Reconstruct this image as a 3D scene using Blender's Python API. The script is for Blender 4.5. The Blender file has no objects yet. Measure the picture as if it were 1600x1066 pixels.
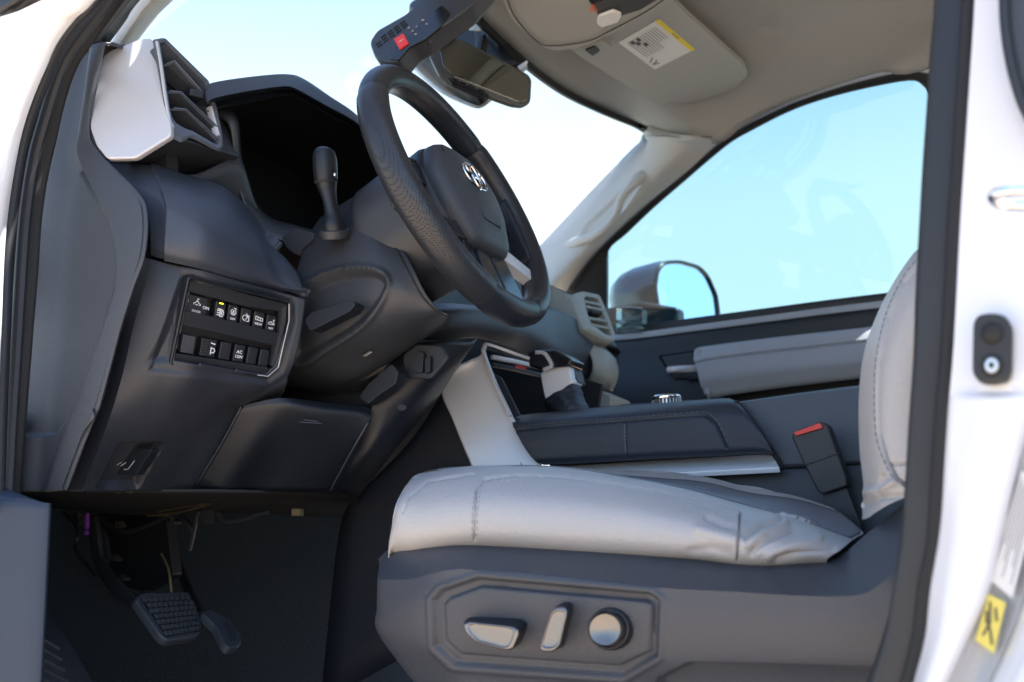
import bpy, bmesh, math, random
import numpy as np
from mathutils import Vector, Matrix
random.seed(4); rng = np.random.default_rng(4)
SC = bpy.context.scene; COL = SC.collection

# ------------------------------------------------------------------ camera
F = 1600.0
_y, _p, _r = math.radians(30), math.radians(12.3), math.radians(1.4)
FW = np.array([-math.sin(_y)*math.cos(_p), math.cos(_y)*math.cos(_p), math.sin(_p)])
_r0 = np.array([math.cos(_y), math.sin(_y), 0.0]); _u0 = np.cross(_r0, FW)
RT = _r0*math.cos(_r)-_u0*math.sin(_r); UP = _u0*math.cos(_r)+_r0*math.sin(_r)
C0 = np.array([0, 0, 1.0])
cd = bpy.data.cameras.new('camera'); cam = bpy.data.objects.new('camera', cd); COL.objects.link(cam)
cam.matrix_world = Matrix(((RT[0], UP[0], -FW[0], C0[0]), (RT[1], UP[1], -FW[1], C0[1]), (RT[2], UP[2], -FW[2], C0[2]), (0, 0, 0, 1)))
cd.sensor_width = 36; cd.lens = 36; cd.clip_start = 0.05; cd.clip_end = 3000
cd.dof.use_dof = True; cd.dof.focus_distance = 1.28; cd.dof.aperture_fstop = 5.6
SC.camera = cam
# ------------------------------------------------------------------ sky, sun, exposure
SUN_EL, SUN_AZ = math.radians(60), math.radians(14)   # azimuth measured from +X towards +Y
w = bpy.data.worlds.new('World'); SC.world = w; w.use_nodes = True
nt = w.node_tree; bg = nt.nodes['Background']
sky = nt.nodes.new('ShaderNodeTexSky'); sky.sky_type = 'NISHITA'; sky.sun_disc = False
sky.sun_elevation = SUN_EL; sky.sun_rotation = math.pi/2-SUN_AZ
sky.air_density = 1.0; sky.dust_density = 0.9; sky.ozone_density = 3.0; sky.altitude = 100
# thin bright cloud and haze: a veil low on the horizon, thicker ahead of the truck
_n = nt.nodes; _l = nt.links
tcw = _n.new('ShaderNodeTexCoord'); sep = _n.new('ShaderNodeSeparateXYZ'); _l.new(tcw.outputs['Generated'], sep.inputs[0])
def mth(op, a, b=None, c=None):
    m = _n.new('ShaderNodeMath'); m.operation = op; m.use_clamp = False
    for i, v in enumerate((a, b, c)):
        if v is None: continue
        if isinstance(v, (int, float)): m.inputs[i].default_value = v
        else: _l.new(v, m.inputs[i])
    return m.outputs[0]
def rmp(v, a, b, c, d):
    m = _n.new('ShaderNodeMapRange'); m.interpolation_type = 'SMOOTHSTEP'; _l.new(v, m.inputs[0])
    for i, x in enumerate((a, b, c, d)): m.inputs[i+1].default_value = x
    return m.outputs[0]
cn = _n.new('ShaderNodeTexNoise'); cn.inputs['Scale'].default_value = 2.2; cn.inputs['Detail'].default_value = 7
cmap = _n.new('ShaderNodeMapping'); cmap.inputs['Scale'].default_value = (1, 1, 3.0); _l.new(tcw.outputs['Generated'], cmap.inputs[0]); _l.new(cmap.outputs[0], cn.inputs[0])
low = rmp(sep.outputs['Z'], 0.0, .45, .4, 0.0)
front = mth('ADD', mth('MULTIPLY', sep.outputs['X'], -.60), mth('MULTIPLY', sep.outputs['Y'], .70))
fr = rmp(front, .10, .60, 0.0, 1.0)
frz = mth('MULTIPLY', fr, rmp(sep.outputs['Z'], .22, .74, 1.0, .05))
wisp = rmp(cn.outputs[0], .45, .75, 0.0, .35)
veil = mth('MINIMUM', mth('ADD', mth('ADD', low, frz), mth('MULTIPLY', wisp, low)), .97)
mixw = _n.new('ShaderNodeMix'); mixw.data_type = 'RGBA'; _l.new(veil, mixw.inputs['Factor']); _l.new(sky.outputs[0], mixw.inputs['A'])
hz = _n.new('ShaderNodeMix'); hz.data_type = 'RGBA'; _l.new(frz, hz.inputs['Factor'])
hz.inputs['A'].default_value = (2.0, 2.75, 3.35, 1); hz.inputs['B'].default_value = (3.7, 3.9, 4.0, 1); _l.new(hz.outputs['Result'], mixw.inputs['B'])
nt.links.new(mixw.outputs['Result'], bg.inputs[0]); bg.inputs[1].default_value = 0.135
sl = bpy.data.lights.new('sun', 'SUN'); sl.energy = 4.4; sl.angle = math.radians(0.5); sl.color = (1, .96, .90)
sun = bpy.data.objects.new('sun', sl); COL.objects.link(sun)
sd = Vector((math.cos(SUN_EL)*math.cos(SUN_AZ), math.cos(SUN_EL)*math.sin(SUN_AZ), math.sin(SUN_EL)))
sun.rotation_euler = sd.to_track_quat('Z', 'Y').to_euler(); sun.location = sd*20
SC.view_settings.view_transform = 'Standard'; SC.view_settings.look = 'None'
SC.view_settings.exposure = 1.72; SC.view_settings.gamma = 1
SC.cycles.max_bounces = 10; SC.cycles.transparent_max_bounces = 12

# ------------------------------------------------------------------ point helpers
S = 0.92
def ray(px, py): return FW+RT*(px-800)/F-UP*(py-533)/F
def P(px, py, Y, k='y'):
    d = ray(px, py)
    if k == 'y': return C0+d*(Y*S)/d[1]
    if k == 'x': return C0+d*(Y*S)/d[0]
    if k == 'z': return C0+d*(1+(Y-1)*S-1)/d[2]
    if k == 'w': return C0+d*Y/d[1]
def PLN(px, py, pl):
    p0, n = pl; d = ray(px, py); return C0+d*(np.dot(p0-C0, n)/np.dot(d, n))
def plane3(a, b, c):
    n = np.cross(b-a, c-a); n = n/np.linalg.norm(n)
    if np.dot(n, C0-a) < 0: n = -n
    return (a, n)
def proj(p):
    d = p-C0; z = d@FW
    return np.stack([800+F*(d@RT)/z, 533-F*(d@UP)/z], -1)
def A(x): return np.array(x, float)
def pts(L, Y=None, k='y'):
    o = []
    for q in L:
        if isinstance(q, np.ndarray) and len(q) == 3: o.append(q)
        elif len(q) == 2: o.append(P(q[0], q[1], Y, k))
        else: o.append(P(*q))
    return np.array(o)
def rpoly(c, r, n=4):
    """round the corners of a closed polygon (2D or 3D); same count for same corners"""
    c = [np.array(q, float) for q in c]; m = len(c); out = []
    for i in range(m):
        a, b, d = c[i-1], c[i], c[(i+1) % m]
        ri = r[i] if isinstance(r, (list, tuple)) else r
        u = a-b; v = d-b; lu = np.linalg.norm(u); lv = np.linalg.norm(v)
        t = min(ri, lu*.48, lv*.48); p0 = b+u/lu*t; p1 = b+v/lv*t
        for j in range(n+1):
            s = j/n; out.append(p0*(1-s)**2+2*b*s*(1-s)+p1*s*s)
    return out
def crs(X, n, sharp=(), closed=False):
    """Catmull-Rom along axis 0, n samples per span"""
    X = np.asarray(X, float); m = len(X); out = []
    spans = m if closed else m-1
    for i in range(spans):
        p1 = X[i]; p2 = X[(i+1) % m]
        p0 = X[i-1] if (closed or i > 0) and i not in sharp else 2*p1-p2
        p3 = X[(i+2) % m] if (closed or i+2 < m) and (i+1) % m not in sharp else 2*p2-p1
        for j in range(n):
            t = j/n
            out.append(.5*((2*p1)+(p2-p0)*t+(2*p0-5*p1+4*p2-p3)*t*t+(3*p1-p0-3*p2+p3)*t**3))
    if not closed: out.append(X[-1])
    return np.array(out)

# ------------------------------------------------------------------ materials
MAT = {}
def mk(name, col, rough=.5, metal=0, grain=0, gscale=900, coat=0, var=0, spec=.5, sheen=0, pattern=None, pscale=260, pstr=.5, streak=0):
    m = bpy.data.materials.new(name); m.use_nodes = True; n = m.node_tree.nodes; l = m.node_tree.links
    b = n['Principled BSDF']; b.inputs['Base Color'].default_value = (*col, 1); b.inputs['Roughness'].default_value = rough
    b.inputs['Metallic'].default_value = metal; b.inputs['Specular IOR Level'].default_value = spec
    b.inputs['Coat Weight'].default_value = coat; b.inputs['Coat Roughness'].default_value = .08
    if sheen: b.inputs['Sheen Weight'].default_value = sheen; b.inputs['Sheen Roughness'].default_value = .5
    tc = n.new('ShaderNodeTexCoord'); last = None
    if grain:
        t = n.new('ShaderNodeTexVoronoi'); t.inputs['Scale'].default_value = gscale; l.new(tc.outputs['Object'], t.inputs['Vector'])
        bp = n.new('ShaderNodeBump'); bp.inputs['Strength'].default_value = grain; bp.inputs['Distance'].default_value = .0006
        l.new(t.outputs['Distance'], bp.inputs['Height']); last = bp
    if pattern == 'holes':
        t = n.new('ShaderNodeTexVoronoi'); t.inputs['Scale'].default_value = pscale; t.inputs['Randomness'].default_value = .12
        l.new(tc.outputs['Object'], t.inputs['Vector'])
        r = n.new('ShaderNodeValToRGB'); r.color_ramp.elements[0].position = .12; r.color_ramp.elements[1].position = .3
        l.new(t.outputs['Distance'], r.inputs[0])
        bp = n.new('ShaderNodeBump'); bp.inputs['Strength'].default_value = pstr; bp.inputs['Distance'].default_value = .0012
        l.new(r.outputs[0], bp.inputs['Height'])
        if last: l.new(last.outputs[0], bp.inputs['Normal'])
        last = bp
        mx = n.new('ShaderNodeMix'); mx.data_type = 'RGBA'; mx.inputs['A'].default_value = (col[0]*.25, col[1]*.25, col[2]*.25, 1)
        mx.inputs['B'].default_value = (*col, 1); l.new(r.outputs[0], mx.inputs['Factor']); l.new(mx.outputs['Result'], b.inputs['Base Color'])
    if last: l.new(last.outputs[0], b.inputs['Normal'])
    if var:
        t = n.new('ShaderNodeTexNoise'); t.inputs['Scale'].default_value = 7; t.inputs['Detail'].default_value = 6
        mp = n.new('ShaderNodeMapping'); l.new(tc.outputs['Object'], mp.inputs[0]); l.new(mp.outputs[0], t.inputs['Vector'])
        if streak: mp.inputs['Scale'].default_value = (1, 1, streak)
        r = n.new('ShaderNodeMapRange'); r.inputs['From Min'].default_value = .3; r.inputs['From Max'].default_value = .7
        r.inputs['To Min'].default_value = rough-var; r.inputs['To Max'].default_value = rough+var
        l.new(t.outputs[0], r.inputs[0]); l.new(r.outputs[0], b.inputs['Roughness'])
    MAT[name] = m; return m
mk('slate_plastic', (.041, .047, .059), .42, grain=.6, gscale=800, var=.06)
mk('slate_soft', (.039, .048, .066), .38, grain=.45, gscale=700, var=.05)
mk('dark_plastic', (.009, .012, .017), .40, grain=.3, gscale=1300, var=.05)
mk('under_plastic', (.021, .025, .034), .42, grain=.4, gscale=800, var=.05)
mk('column_plastic', (.033, .037, .045), .40, grain=.4, gscale=800, var=.05)
mk('black_gloss', (.012, .013, .015), .18, coat=.2)
mk('black_matte', (.010, .011, .012), .7, grain=.2)
mk('black_rubber', (.016, .018, .021), .48, grain=.1, gscale=600, var=.08)
mk('silver_satin', (.58, .59, .61), .36, metal=.25, grain=.05, gscale=2000)
mk('silver_metal', (.60, .60, .61), .28, metal=.9)
mk('chrome', (.85, .85, .86), .08, metal=1)
mk('knob_metal', (.21, .205, .20), .32, metal=.85)
mk('seat_leather', (.385, .378, .37), .40, grain=.55, gscale=300, var=.06)
mk('seat_mesh', (.15, .17, .195), .5, grain=.2, gscale=400, pattern='holes', pscale=330, pstr=.5)
mk('armrest_leather', (.34, .37, .42), .45, grain=.35, gscale=420, var=.05)
mk('black_leather', (.018, .024, .036), .48, grain=.4, gscale=450, var=.05)
mk('wheel_leather', (.016, .020, .028), .36, grain=.35, gscale=500, var=.05)
mk('wheel_perforated', (.022, .025, .031), .36, grain=.15, gscale=500, pattern='holes', pscale=400, pstr=1.0)
mk('headliner_fabric', (.37, .375, .355), .9, grain=.8, gscale=420, spec=.15)
mk('pillar_plastic', (.52, .54, .53), .6, grain=.3, gscale=1100, var=.05)
mk('visor_vinyl', (.37, .37, .345), .62, grain=.4, gscale=800, var=.05)
mk('console_grey', (.36, .38, .35), .5, grain=.2, gscale=1200)
mk('white_paint', (.70, .71, .73), .28, coat=1, spec=.5)
mk('carpet', (.010, .021, .032), .95, grain=1, gscale=130, spec=.1, sheen=.2)
mk('textured_panel', (.06, .075, .095), .55, grain=.6, gscale=330)
mk('red_plastic', (.75, .03, .02), .35); MAT['red_plastic'].node_tree.nodes['Principled BSDF'].inputs['Emission Color'].default_value = (1, .05, .03, 1)
mk('purple_plastic', (.22, .03, .42), .5)
mk('tan_material', (.18, .15, .10), .9)
mk('paper_white', (.72, .72, .70), .7)
mk('yellow_print', (.80, .62, .04), .6)
mk('yellow_label', (.74, .64, .13), .5)
mk('black_print', (.05, .05, .055), .6)
mk('white_print', (.75, .78, .82), .5)
mk('gold_metal', (.45, .36, .20), .35, metal=.9)
mk('mirror_glass', (.92, .93, .93), .02, metal=1)
mk('tinted_mirror', (.36, .37, .34), .05, metal=1)
mk('stitch_thread', (.10, .105, .12), .8)
mk('stitch_pale', (.30, .30, .31), .8)
mk('orange_mark', (.9, .12, .01), .5)
mk('lens_white', (.8, .8, .78), .25, coat=.5)
mk('ground_concrete', (.52, .40, .29), .9, grain=.4, gscale=30)
mk('pedal_rubber', (.055, .066, .085), .5, grain=.3)
mk('grey_print', (.30, .30, .32), .6)
mk('bright_silver', (.74, .77, .80), .32, metal=.1)
mk('vent_grey', (.085, .098, .12), .35)
mk('mirror_paint', (.035, .055, .085), .25, coat=1)
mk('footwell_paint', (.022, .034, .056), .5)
mk('amber_plastic', (.25, .26, .25), .15, coat=.5)
def glass(name, tint):
    m = bpy.data.materials.new(name); m.use_nodes = True; n = m.node_tree.nodes; l = m.node_tree.links; n.clear()
    o = n.new('ShaderNodeOutputMaterial'); mx = n.new('ShaderNodeMixShader'); t = n.new('ShaderNodeBsdfTransparent'); g = n.new('ShaderNodeBsdfGlossy')
    t.inputs[0].default_value = (*tint, 1); g.inputs['Roughness'].default_value = .02; fr = n.new('ShaderNodeFresnel'); fr.inputs[0].default_value = 1.45
    l.new(fr.outputs[0], mx.inputs[0]); l.new(t.outputs[0], mx.inputs[1]); l.new(g.outputs[0], mx.inputs[2]); l.new(mx.outputs[0], o.inputs[0]); MAT[name] = m
glass('window_glass', (.36, .58, .66)); glass('windshield_glass', (.90, .97, .96)); glass('clear_plastic', (.75, .80, .78))
def glow(name, col, s):
    m = mk(name, col, .5); b = m.node_tree.nodes['Principled BSDF']
    b.inputs['Emission Color'].default_value = (*col, 1); b.inputs['Emission Strength'].default_value = s
glow('indicator_yellow', (.9, .8, .02), .9)

# ------------------------------------------------------------------ object helpers
def thing(name, label, cat, loc=(0, 0, 0), group=None):
    o = bpy.data.objects.new(name, None); COL.objects.link(o); o.location = loc; o.empty_display_size = .1
    o['label'] = label; o['category'] = cat
    if group: o['group'] = group
    return o
def root_loc(o):
    while o.parent: o = o.parent
    return np.array(o.location)
BV = {}
def hit(o, px, py, lift=0):
    from mathutils.bvhtree import BVHTree
    if o.name not in BV: BV[o.name] = BVHTree.FromPolygons([v.co+Vector(root_loc(o)) for v in o.data.vertices], [tuple(p.vertices) for p in o.data.polygons])
    d = Vector(ray(px, py)).normalized(); h = BV[o.name].ray_cast(Vector(C0), d)
    return A(h[0])-A(d)*lift if h[0] is not None else None
def drape(o, L, n=6, lift=0):
    L = crs(A(L), n); out = [hit(o, a, b, lift) for a, b in L]; return [p for p in out if p is not None]
def link(name, V, Fc, mat, parent=None, smooth=True, sharp=35, bevel=0, bseg=2, thick=0, label=None, kind=None, sub=0, face_cam=False, toff=-1):
    V = np.array(V, float)
    if parent is not None: V = V-root_loc(parent)
    me = bpy.data.meshes.new(name); me.from_pydata(V.tolist(), [], [list(f) for f in Fc])
    bm = bmesh.new(); bm.from_mesh(me)
    if face_cam:
        off = root_loc(parent) if parent is not None else np.zeros(3); s = 0
        for f in bm.faces: s += f.calc_area()*f.normal.dot(Vector(C0-off)-f.calc_center_median())
        if s < 0: bmesh.ops.reverse_faces(bm, faces=bm.faces[:])
    else: bmesh.ops.recalc_face_normals(bm, faces=bm.faces[:])
    for f in bm.faces: f.smooth = smooth
    if smooth:
        ca = math.radians(sharp)
        for e in bm.edges:
            if len(e.link_faces) == 2 and e.calc_face_angle(0) > ca: e.smooth = False
    bm.to_mesh(me); bm.free()
    o = bpy.data.objects.new(name, me); COL.objects.link(o)
    me.materials.append(MAT[mat] if isinstance(mat, str) else mat)
    if parent is not None: o.parent = parent
    if sub: mo = o.modifiers.new('s', 'SUBSURF'); mo.levels = sub; mo.render_levels = sub
    if thick: mo = o.modifiers.new('t', 'SOLIDIFY'); mo.thickness = thick; mo.offset = toff
    if bevel:
        mo = o.modifiers.new('b', 'BEVEL'); mo.width = bevel; mo.segments = bseg; mo.limit_method = 'ANGLE'; mo.angle_limit = math.radians(28)
        mo = o.modifiers.new('n', 'WEIGHTED_NORMAL'); mo.keep_sharp = False
    if label: o['label'] = label
    if kind: o['kind'] = kind
    return o
def sdf(pp, poly):
    poly = np.array(poly, float); n = len(poly); d = np.full(len(pp), 1e9); ins = np.zeros(len(pp), bool)
    for i in range(n):
        a = poly[i]; b = poly[(i+1) % n]; ab = b-a; t = np.clip(((pp-a)@ab)/(ab@ab+1e-12), 0, 1)
        q = pp-a-t[:, None]*ab; d = np.minimum(d, np.hypot(q[:, 0], q[:, 1]))
        c = ((a[1] > pp[:, 1]) != (b[1] > pp[:, 1])) & (pp[:, 0] < (b[0]-a[0])*(pp[:, 1]-a[1])/(b[1]-a[1]+1e-12)+a[0]); ins ^= c
    return np.where(ins, d, -d)
def ldist(pp, line):
    line = np.array(line, float); d = np.full(len(pp), 1e9)
    for a, b in zip(line[:-1], line[1:]):
        ab = b-a; t = np.clip(((pp-a)@ab)/(ab@ab+1e-12), 0, 1); q = pp-a-t[:, None]*ab; d = np.minimum(d, np.hypot(q[:, 0], q[:, 1]))
    return d
def sst(x, a, b): t = np.clip((x-a)/(b-a), 0, 1); return t*t*(3-2*t)
def patch(name, rows, mat, parent=None, nu=6, nv=6, su=(), sv=(), thick=.004, relief=None, holes=(), closed_u=False, lin=False, Y=None, bevel=0, sharp=35, label=None, cap=False):
    G = np.array([pts(r, Y) for r in rows])              # v, u, 3
    if not lin:
        G = crs(G, nv, sv); G = np.swapaxes(crs(np.swapaxes(G, 0, 1), nu, su, closed_u), 0, 1)
    nvv, nuu = G.shape[:2]; V = G.reshape(-1, 3)
    if relief is not None:
        pp = proj(V); gx = np.gradient(G, axis=1); gy = np.gradient(G, axis=0); N = np.cross(gx, gy).reshape(-1, 3)
        N /= np.linalg.norm(N, axis=1)[:, None]+1e-9
        s = np.sign((N*(C0-V)).sum(1)); N *= s[:, None]
        V = V+N*relief(pp, V)[:, None]
    idx = lambda v, u: v*nuu+(u % nuu)
    Fc = []
    for v in range(nvv-1):
        for u in range(nuu if closed_u else nuu-1): Fc.append((idx(v, u), idx(v, u+1), idx(v+1, u+1), idx(v+1, u)))
    if holes:
        cen = proj(np.array([V[list(f)].mean(0) for f in Fc])); keep = np.ones(len(Fc), bool)
        for h in holes: keep &= sdf(cen, h) < 0
        Fc = [f for f, k in zip(Fc, keep) if k]
    if cap: Fc.append([idx(nvv-1, u) for u in range(nuu)])
    return link(name, V, Fc, mat, parent, thick=thick, bevel=bevel, sharp=sharp, label=label, face_cam=not closed_u)
def tighten(rows, idx, t=.14):
    out = []
    for r in rows:
        r = [q for q in pts(r)]; a = r[idx]*(1-t)+r[idx-1]*t; b = r[idx]*(1-t)+r[idx+1]*t; out.append(r[:idx]+[a, b]+r[idx+1:])
    return out
def rings(name, R, mat, parent=None, cap0=True, cap1=True, bevel=.001, bseg=2, label=None, kind=None, sharp=35, closed=True):
    n = len(R[0]); V = np.vstack([np.array(r) for r in R]); Fc = []
    for k in range(len(R)-1):
        for i in range(n if closed else n-1): j = (i+1) % n; Fc.append((k*n+i, k*n+j, (k+1)*n+j, (k+1)*n+i))
    if cap0: Fc.append(list(range(n))[::-1])
    if cap1: Fc.append([(len(R)-1)*n+i for i in range(n)])
    return link(name, V, Fc, mat, parent, bevel=bevel, bseg=bseg, label=label, kind=kind, sharp=sharp)
def plate(name, L, mat, parent, Y=None, k='y', t=.01, r=0, n=4, bevel=.0012, pl=None, back=None, label=None, lift=0, out=None, bseg=2):
    """outline in px on one plane, real thickness t away from camera (along plane normal or given vector)"""
    L = rpoly(L, r, n) if r else L
    if pl is not None: W = np.array([PLN(q[0], q[1], pl) for q in L]); nn = pl[1]
    else:
        W = pts(L, Y, k); nn = {'y': A((0, -1, 0)), 'x': A((1, 0, 0)), 'z': A((0, 0, -1)), 'w': A((0, -1, 0))}[k]
    if back is not None: bk = A(back)
    else: bk = -nn*t
    return rings(name, [W+nn*lift, W+nn*lift+bk], mat, parent, bevel=bevel, label=label, bseg=bseg)
def sweep(name, path, prof, mat, parent=None, up=(0, 0, 1), closed=False, n=0, sharp_pts=(), cap=True, scale=None, label=None, kind=None, bevel=0, sharp=35):
    """prof: closed list of (a,b): a along side, b along 'up'"""
    Pp = np.array(path, float)
    if n:
        if scale is not None:
            sc = np.array(scale, float).reshape(len(Pp), -1); Q = crs(np.hstack([Pp, sc]), n, sharp_pts, closed); Pp = Q[:, :3]; scale = Q[:, 3:]
        else: Pp = crs(Pp, n, sharp_pts, closed)
    m = len(Pp); T = np.zeros_like(Pp)
    for i in range(m):
        a = Pp[i-1] if (i > 0 or closed) else Pp[i]; b = Pp[(i+1) % m] if (i < m-1 or closed) else Pp[i]
        T[i] = (b-a)/np.linalg.norm(b-a)
    up = np.array(up, float)
    if up.ndim == 1: up = np.repeat(up[None], m, 0)
    R = []
    for i in range(m):
        s = np.cross(T[i], up[i]); s /= np.linalg.norm(s)+1e-9; u = np.cross(s, T[i])
        q = np.array(prof, float)
        if scale is not None: q = q*np.array(scale[i])
        R.append(Pp[i]+q[:, :1]*s+q[:, 1:2]*u)
    if closed:
        R.append(R[0]); return rings(name, R, mat, parent, False, False, bevel=bevel, label=label, kind=kind, sharp=sharp)
    return rings(name, R, mat, parent, cap, cap, bevel=bevel, label=label, kind=kind, sharp=sharp)
def circ(r, n=12, ry=None): return [(r*math.cos(2*math.pi*i/n), (ry or r)*math.sin(2*math.pi*i/n)) for i in range(n)]
def boxes(name, L, mat, parent=None, bevel=0, kind=None, label=None):
    """L: list of (center, halfx, halfy, halfz vectors)"""
    V = []; Fc = []
    for c, a, b, d in L:
        k = len(V); c, a, b, d = map(A, (c, a, b, d))
        for s in ((-1, -1, -1), (1, -1, -1), (1, 1, -1), (-1, 1, -1), (-1, -1, 1), (1, -1, 1), (1, 1, 1), (-1, 1, 1)): V.append(c+a*s[0]+b*s[1]+d*s[2])
        for f in ((0, 3, 2, 1), (4, 5, 6, 7), (0, 1, 5, 4), (1, 2, 6, 5), (2, 3, 7, 6), (3, 0, 4, 7)): Fc.append([k+i for i in f])
    return link(name, V, Fc, mat, parent, smooth=False, bevel=bevel, kind=kind, label=label)
def wbox(name, x0, x1, y0, y1, z0, z1, mat, parent=None, bevel=.003, label=None, kind=None):
    return boxes(name, [(((x0+x1)/2, (y0+y1)/2, (z0+z1)/2), ((x1-x0)/2, 0, 0), (0, (y1-y0)/2, 0), (0, 0, (z1-z0)/2))], mat, parent, bevel, kind, label)
def stitches(path, parent, mat='stitch_thread', ln=.0045, gap=.0022, r=.0006, out=.0008, name='stitching'):
    Pp = crs(np.array(path), 8); seg = np.linalg.norm(np.diff(Pp, axis=0), axis=1); cs = np.concatenate([[0], np.cumsum(seg)]); L = []
    s = .001
    while s+ln < cs[-1]:
        a = np.array([np.interp(s, cs, Pp[:, k]) for k in range(3)]); b = np.array([np.interp(s+ln, cs, Pp[:, k]) for k in range(3)])
        t = (b-a)/2; tn = t/np.linalg.norm(t); c = (a+b)/2; v = C0-c; v /= np.linalg.norm(v); c = c+v*out
        sd_ = np.cross(tn, v); sd_ /= np.linalg.norm(sd_); L.append((c, t, sd_*r, np.cross(sd_, tn)*r)); s += ln+gap
    return boxes(name, L, mat, parent, kind='stuff')
class Quad:
    """bilinear (u right 0..1, v down 0..1, h towards camera) on four world points: tl,tr,br,bl"""
    def __init__(s, c):
        s.c = [A(x) for x in c]; n = np.cross(s.c[1]-s.c[0], s.c[3]-s.c[0]); n /= np.linalg.norm(n)
        s.n = n if np.dot(n, C0-s.c[0]) > 0 else -n
        s.W = np.linalg.norm(s.c[1]-s.c[0]); s.H = np.linalg.norm(s.c[3]-s.c[0])
    def __call__(s, u, v, h=0):
        c = s.c; return (c[0]*(1-u)+c[1]*u)*(1-v)+(c[3]*(1-u)+c[2]*u)*v+s.n*h
    def block(s, name, u0, u1, v0, v1, h0, h1, mat, parent, taper=.0, bevel=.0008, label=None, r=0, shift=(0, 0)):
        out = []
        for h, t in ((h0, 0), (h1, taper)):
            L = [(u0+t*(u1-u0)+ (shift[0] if h == h1 else 0), v0+t*(v1-v0)), (u1-t*(u1-u0), v0+t*(v1-v0)), (u1-t*(u1-u0), v1-t*(v1-v0)), (u0+t*(u1-u0), v1-t*(v1-v0))]
            if r: L = rpoly([(a*s.W, b*s.H) for a, b in L], r); L = [(a/s.W, b/s.H) for a, b in L]
            out.append(np.array([s(a, b, h) for a, b in L]))
        return rings(name, out, mat, parent, bevel=bevel, label=label)
    def poly(s, name, L, h0, h1, mat, parent, bevel=0, label=None):
        return rings(name, [np.array([s(a, b, h) for a, b in L]) for h in (h0, h1)], mat, parent, bevel=bevel, label=label)
def text(name, q, s, u, v, size, mat, parent, h=.0006, align='CENTER', bold=0, kind=None):
    """flat printed lettering on Quad q: size = letter height in metres"""
    cu = bpy.data.curves.new('tmp', 'FONT'); cu.body = s; cu.size = size*1.4; cu.align_x = align; cu.align_y = 'CENTER'; cu.offset = bold; cu.resolution_u = 2
    cu.extrude = .00015; cu.space_line = .85
    ob = bpy.data.objects.new('tmp', cu); COL.objects.link(ob); bpy.context.view_layer.update()
    dg = bpy.context.evaluated_depsgraph_get(); me = ob.evaluated_get(dg).to_mesh()
    Vv = [q(u+p.co.x/q.W, v-p.co.y/q.H, h+p.co.z) for p in me.vertices]; Ff = [list(p.vertices) for p in me.polygons]
    ob.evaluated_get(dg).to_mesh_clear(); bpy.data.objects.remove(ob); bpy.data.curves.remove(cu)
    return link(name, Vv, Ff, mat, parent, smooth=False)
def strokes(name, q, lines, wd, mat, parent, h=.0006):
    """printed line drawing: lines in (u,v); wd half width in metres"""
    L = []
    for ln in lines:
        for a, b in zip(ln[:-1], ln[1:]):
            pa, pb = q(*a, h), q(*b, h); t = (pb-pa)/2; l = np.linalg.norm(t)
            if l < 1e-6: continue
            sd_ = np.cross(t/l, q.n); L.append(((pa+pb)/2, t*(1+wd/l*.8), sd_*wd, q.n*.00012))
    return boxes(name, L, mat, parent)
def merge_icon(*a): pass

# =================================================================== GROUND
g = wbox('ground', -120, 120, -120, 120, -1.2, 0, 'ground_concrete', bevel=0); g['kind'] = 'structure'

# =================================================================== TRUCK BODY
body = thing('truck_body', 'white pickup truck cab seen through its open front doorway, grey headliner and black door seals', 'pickup truck', (0, .75, 0))
Yo = .80   # nominal doorway plane
# --- shell that closes the cab
wbox('floor_pan', -1.75, 2.1, .74, 2.25, .60, .655, 'black_matte', body)
wbox('firewall', -1.80, -1.70, .74, 2.25, .60, 1.30, 'black_matte', body)
wbox('rear_wall', 2.0, 2.06, .78, 2.22, .6, 2.0, 'headliner_fabric', body)
wbox('rear_side_panel', .16, 2.05, .745, .80, .6, 1.5, 'slate_plastic', body)
wbox('sill', -1.5, 2.05, .68, .80, .50, .66, 'white_paint', body, bevel=.01)
wbox('far_sill', -1.5, 2.05, 2.16, 2.28, .50, .66, 'white_paint', body, bevel=.01)
wbox('far_sun_block_pillar', -.17, .10, 2.06, 2.12, 1.3, 2.04, 'pillar_plastic', body)  # unseen pillar, added and widened to keep sun off the far armrest
wbox('far_rear_side_panel', .0, 2.05, 2.2, 2.25, .6, 1.52, 'slate_plastic', body)
# roof skin
rows = []
for x, z in ((-.83, 2.055), (-.7, 2.085), (-.2, 2.11), (.6, 2.11), (1.5, 2.08), (2.06, 2.0)):
    rows.append([A((x, .82, z-.04)), A((x, .9, z)), A((x, 1.2, z+.025)), A((x, 1.5, z+.03)), A((x, 1.8, z+.025)), A((x, 2.02, z)), A((x, 2.10, z-.03))])
patch('roof', rows, 'white_paint', body, nu=4, nv=4, thick=-.004)
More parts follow.
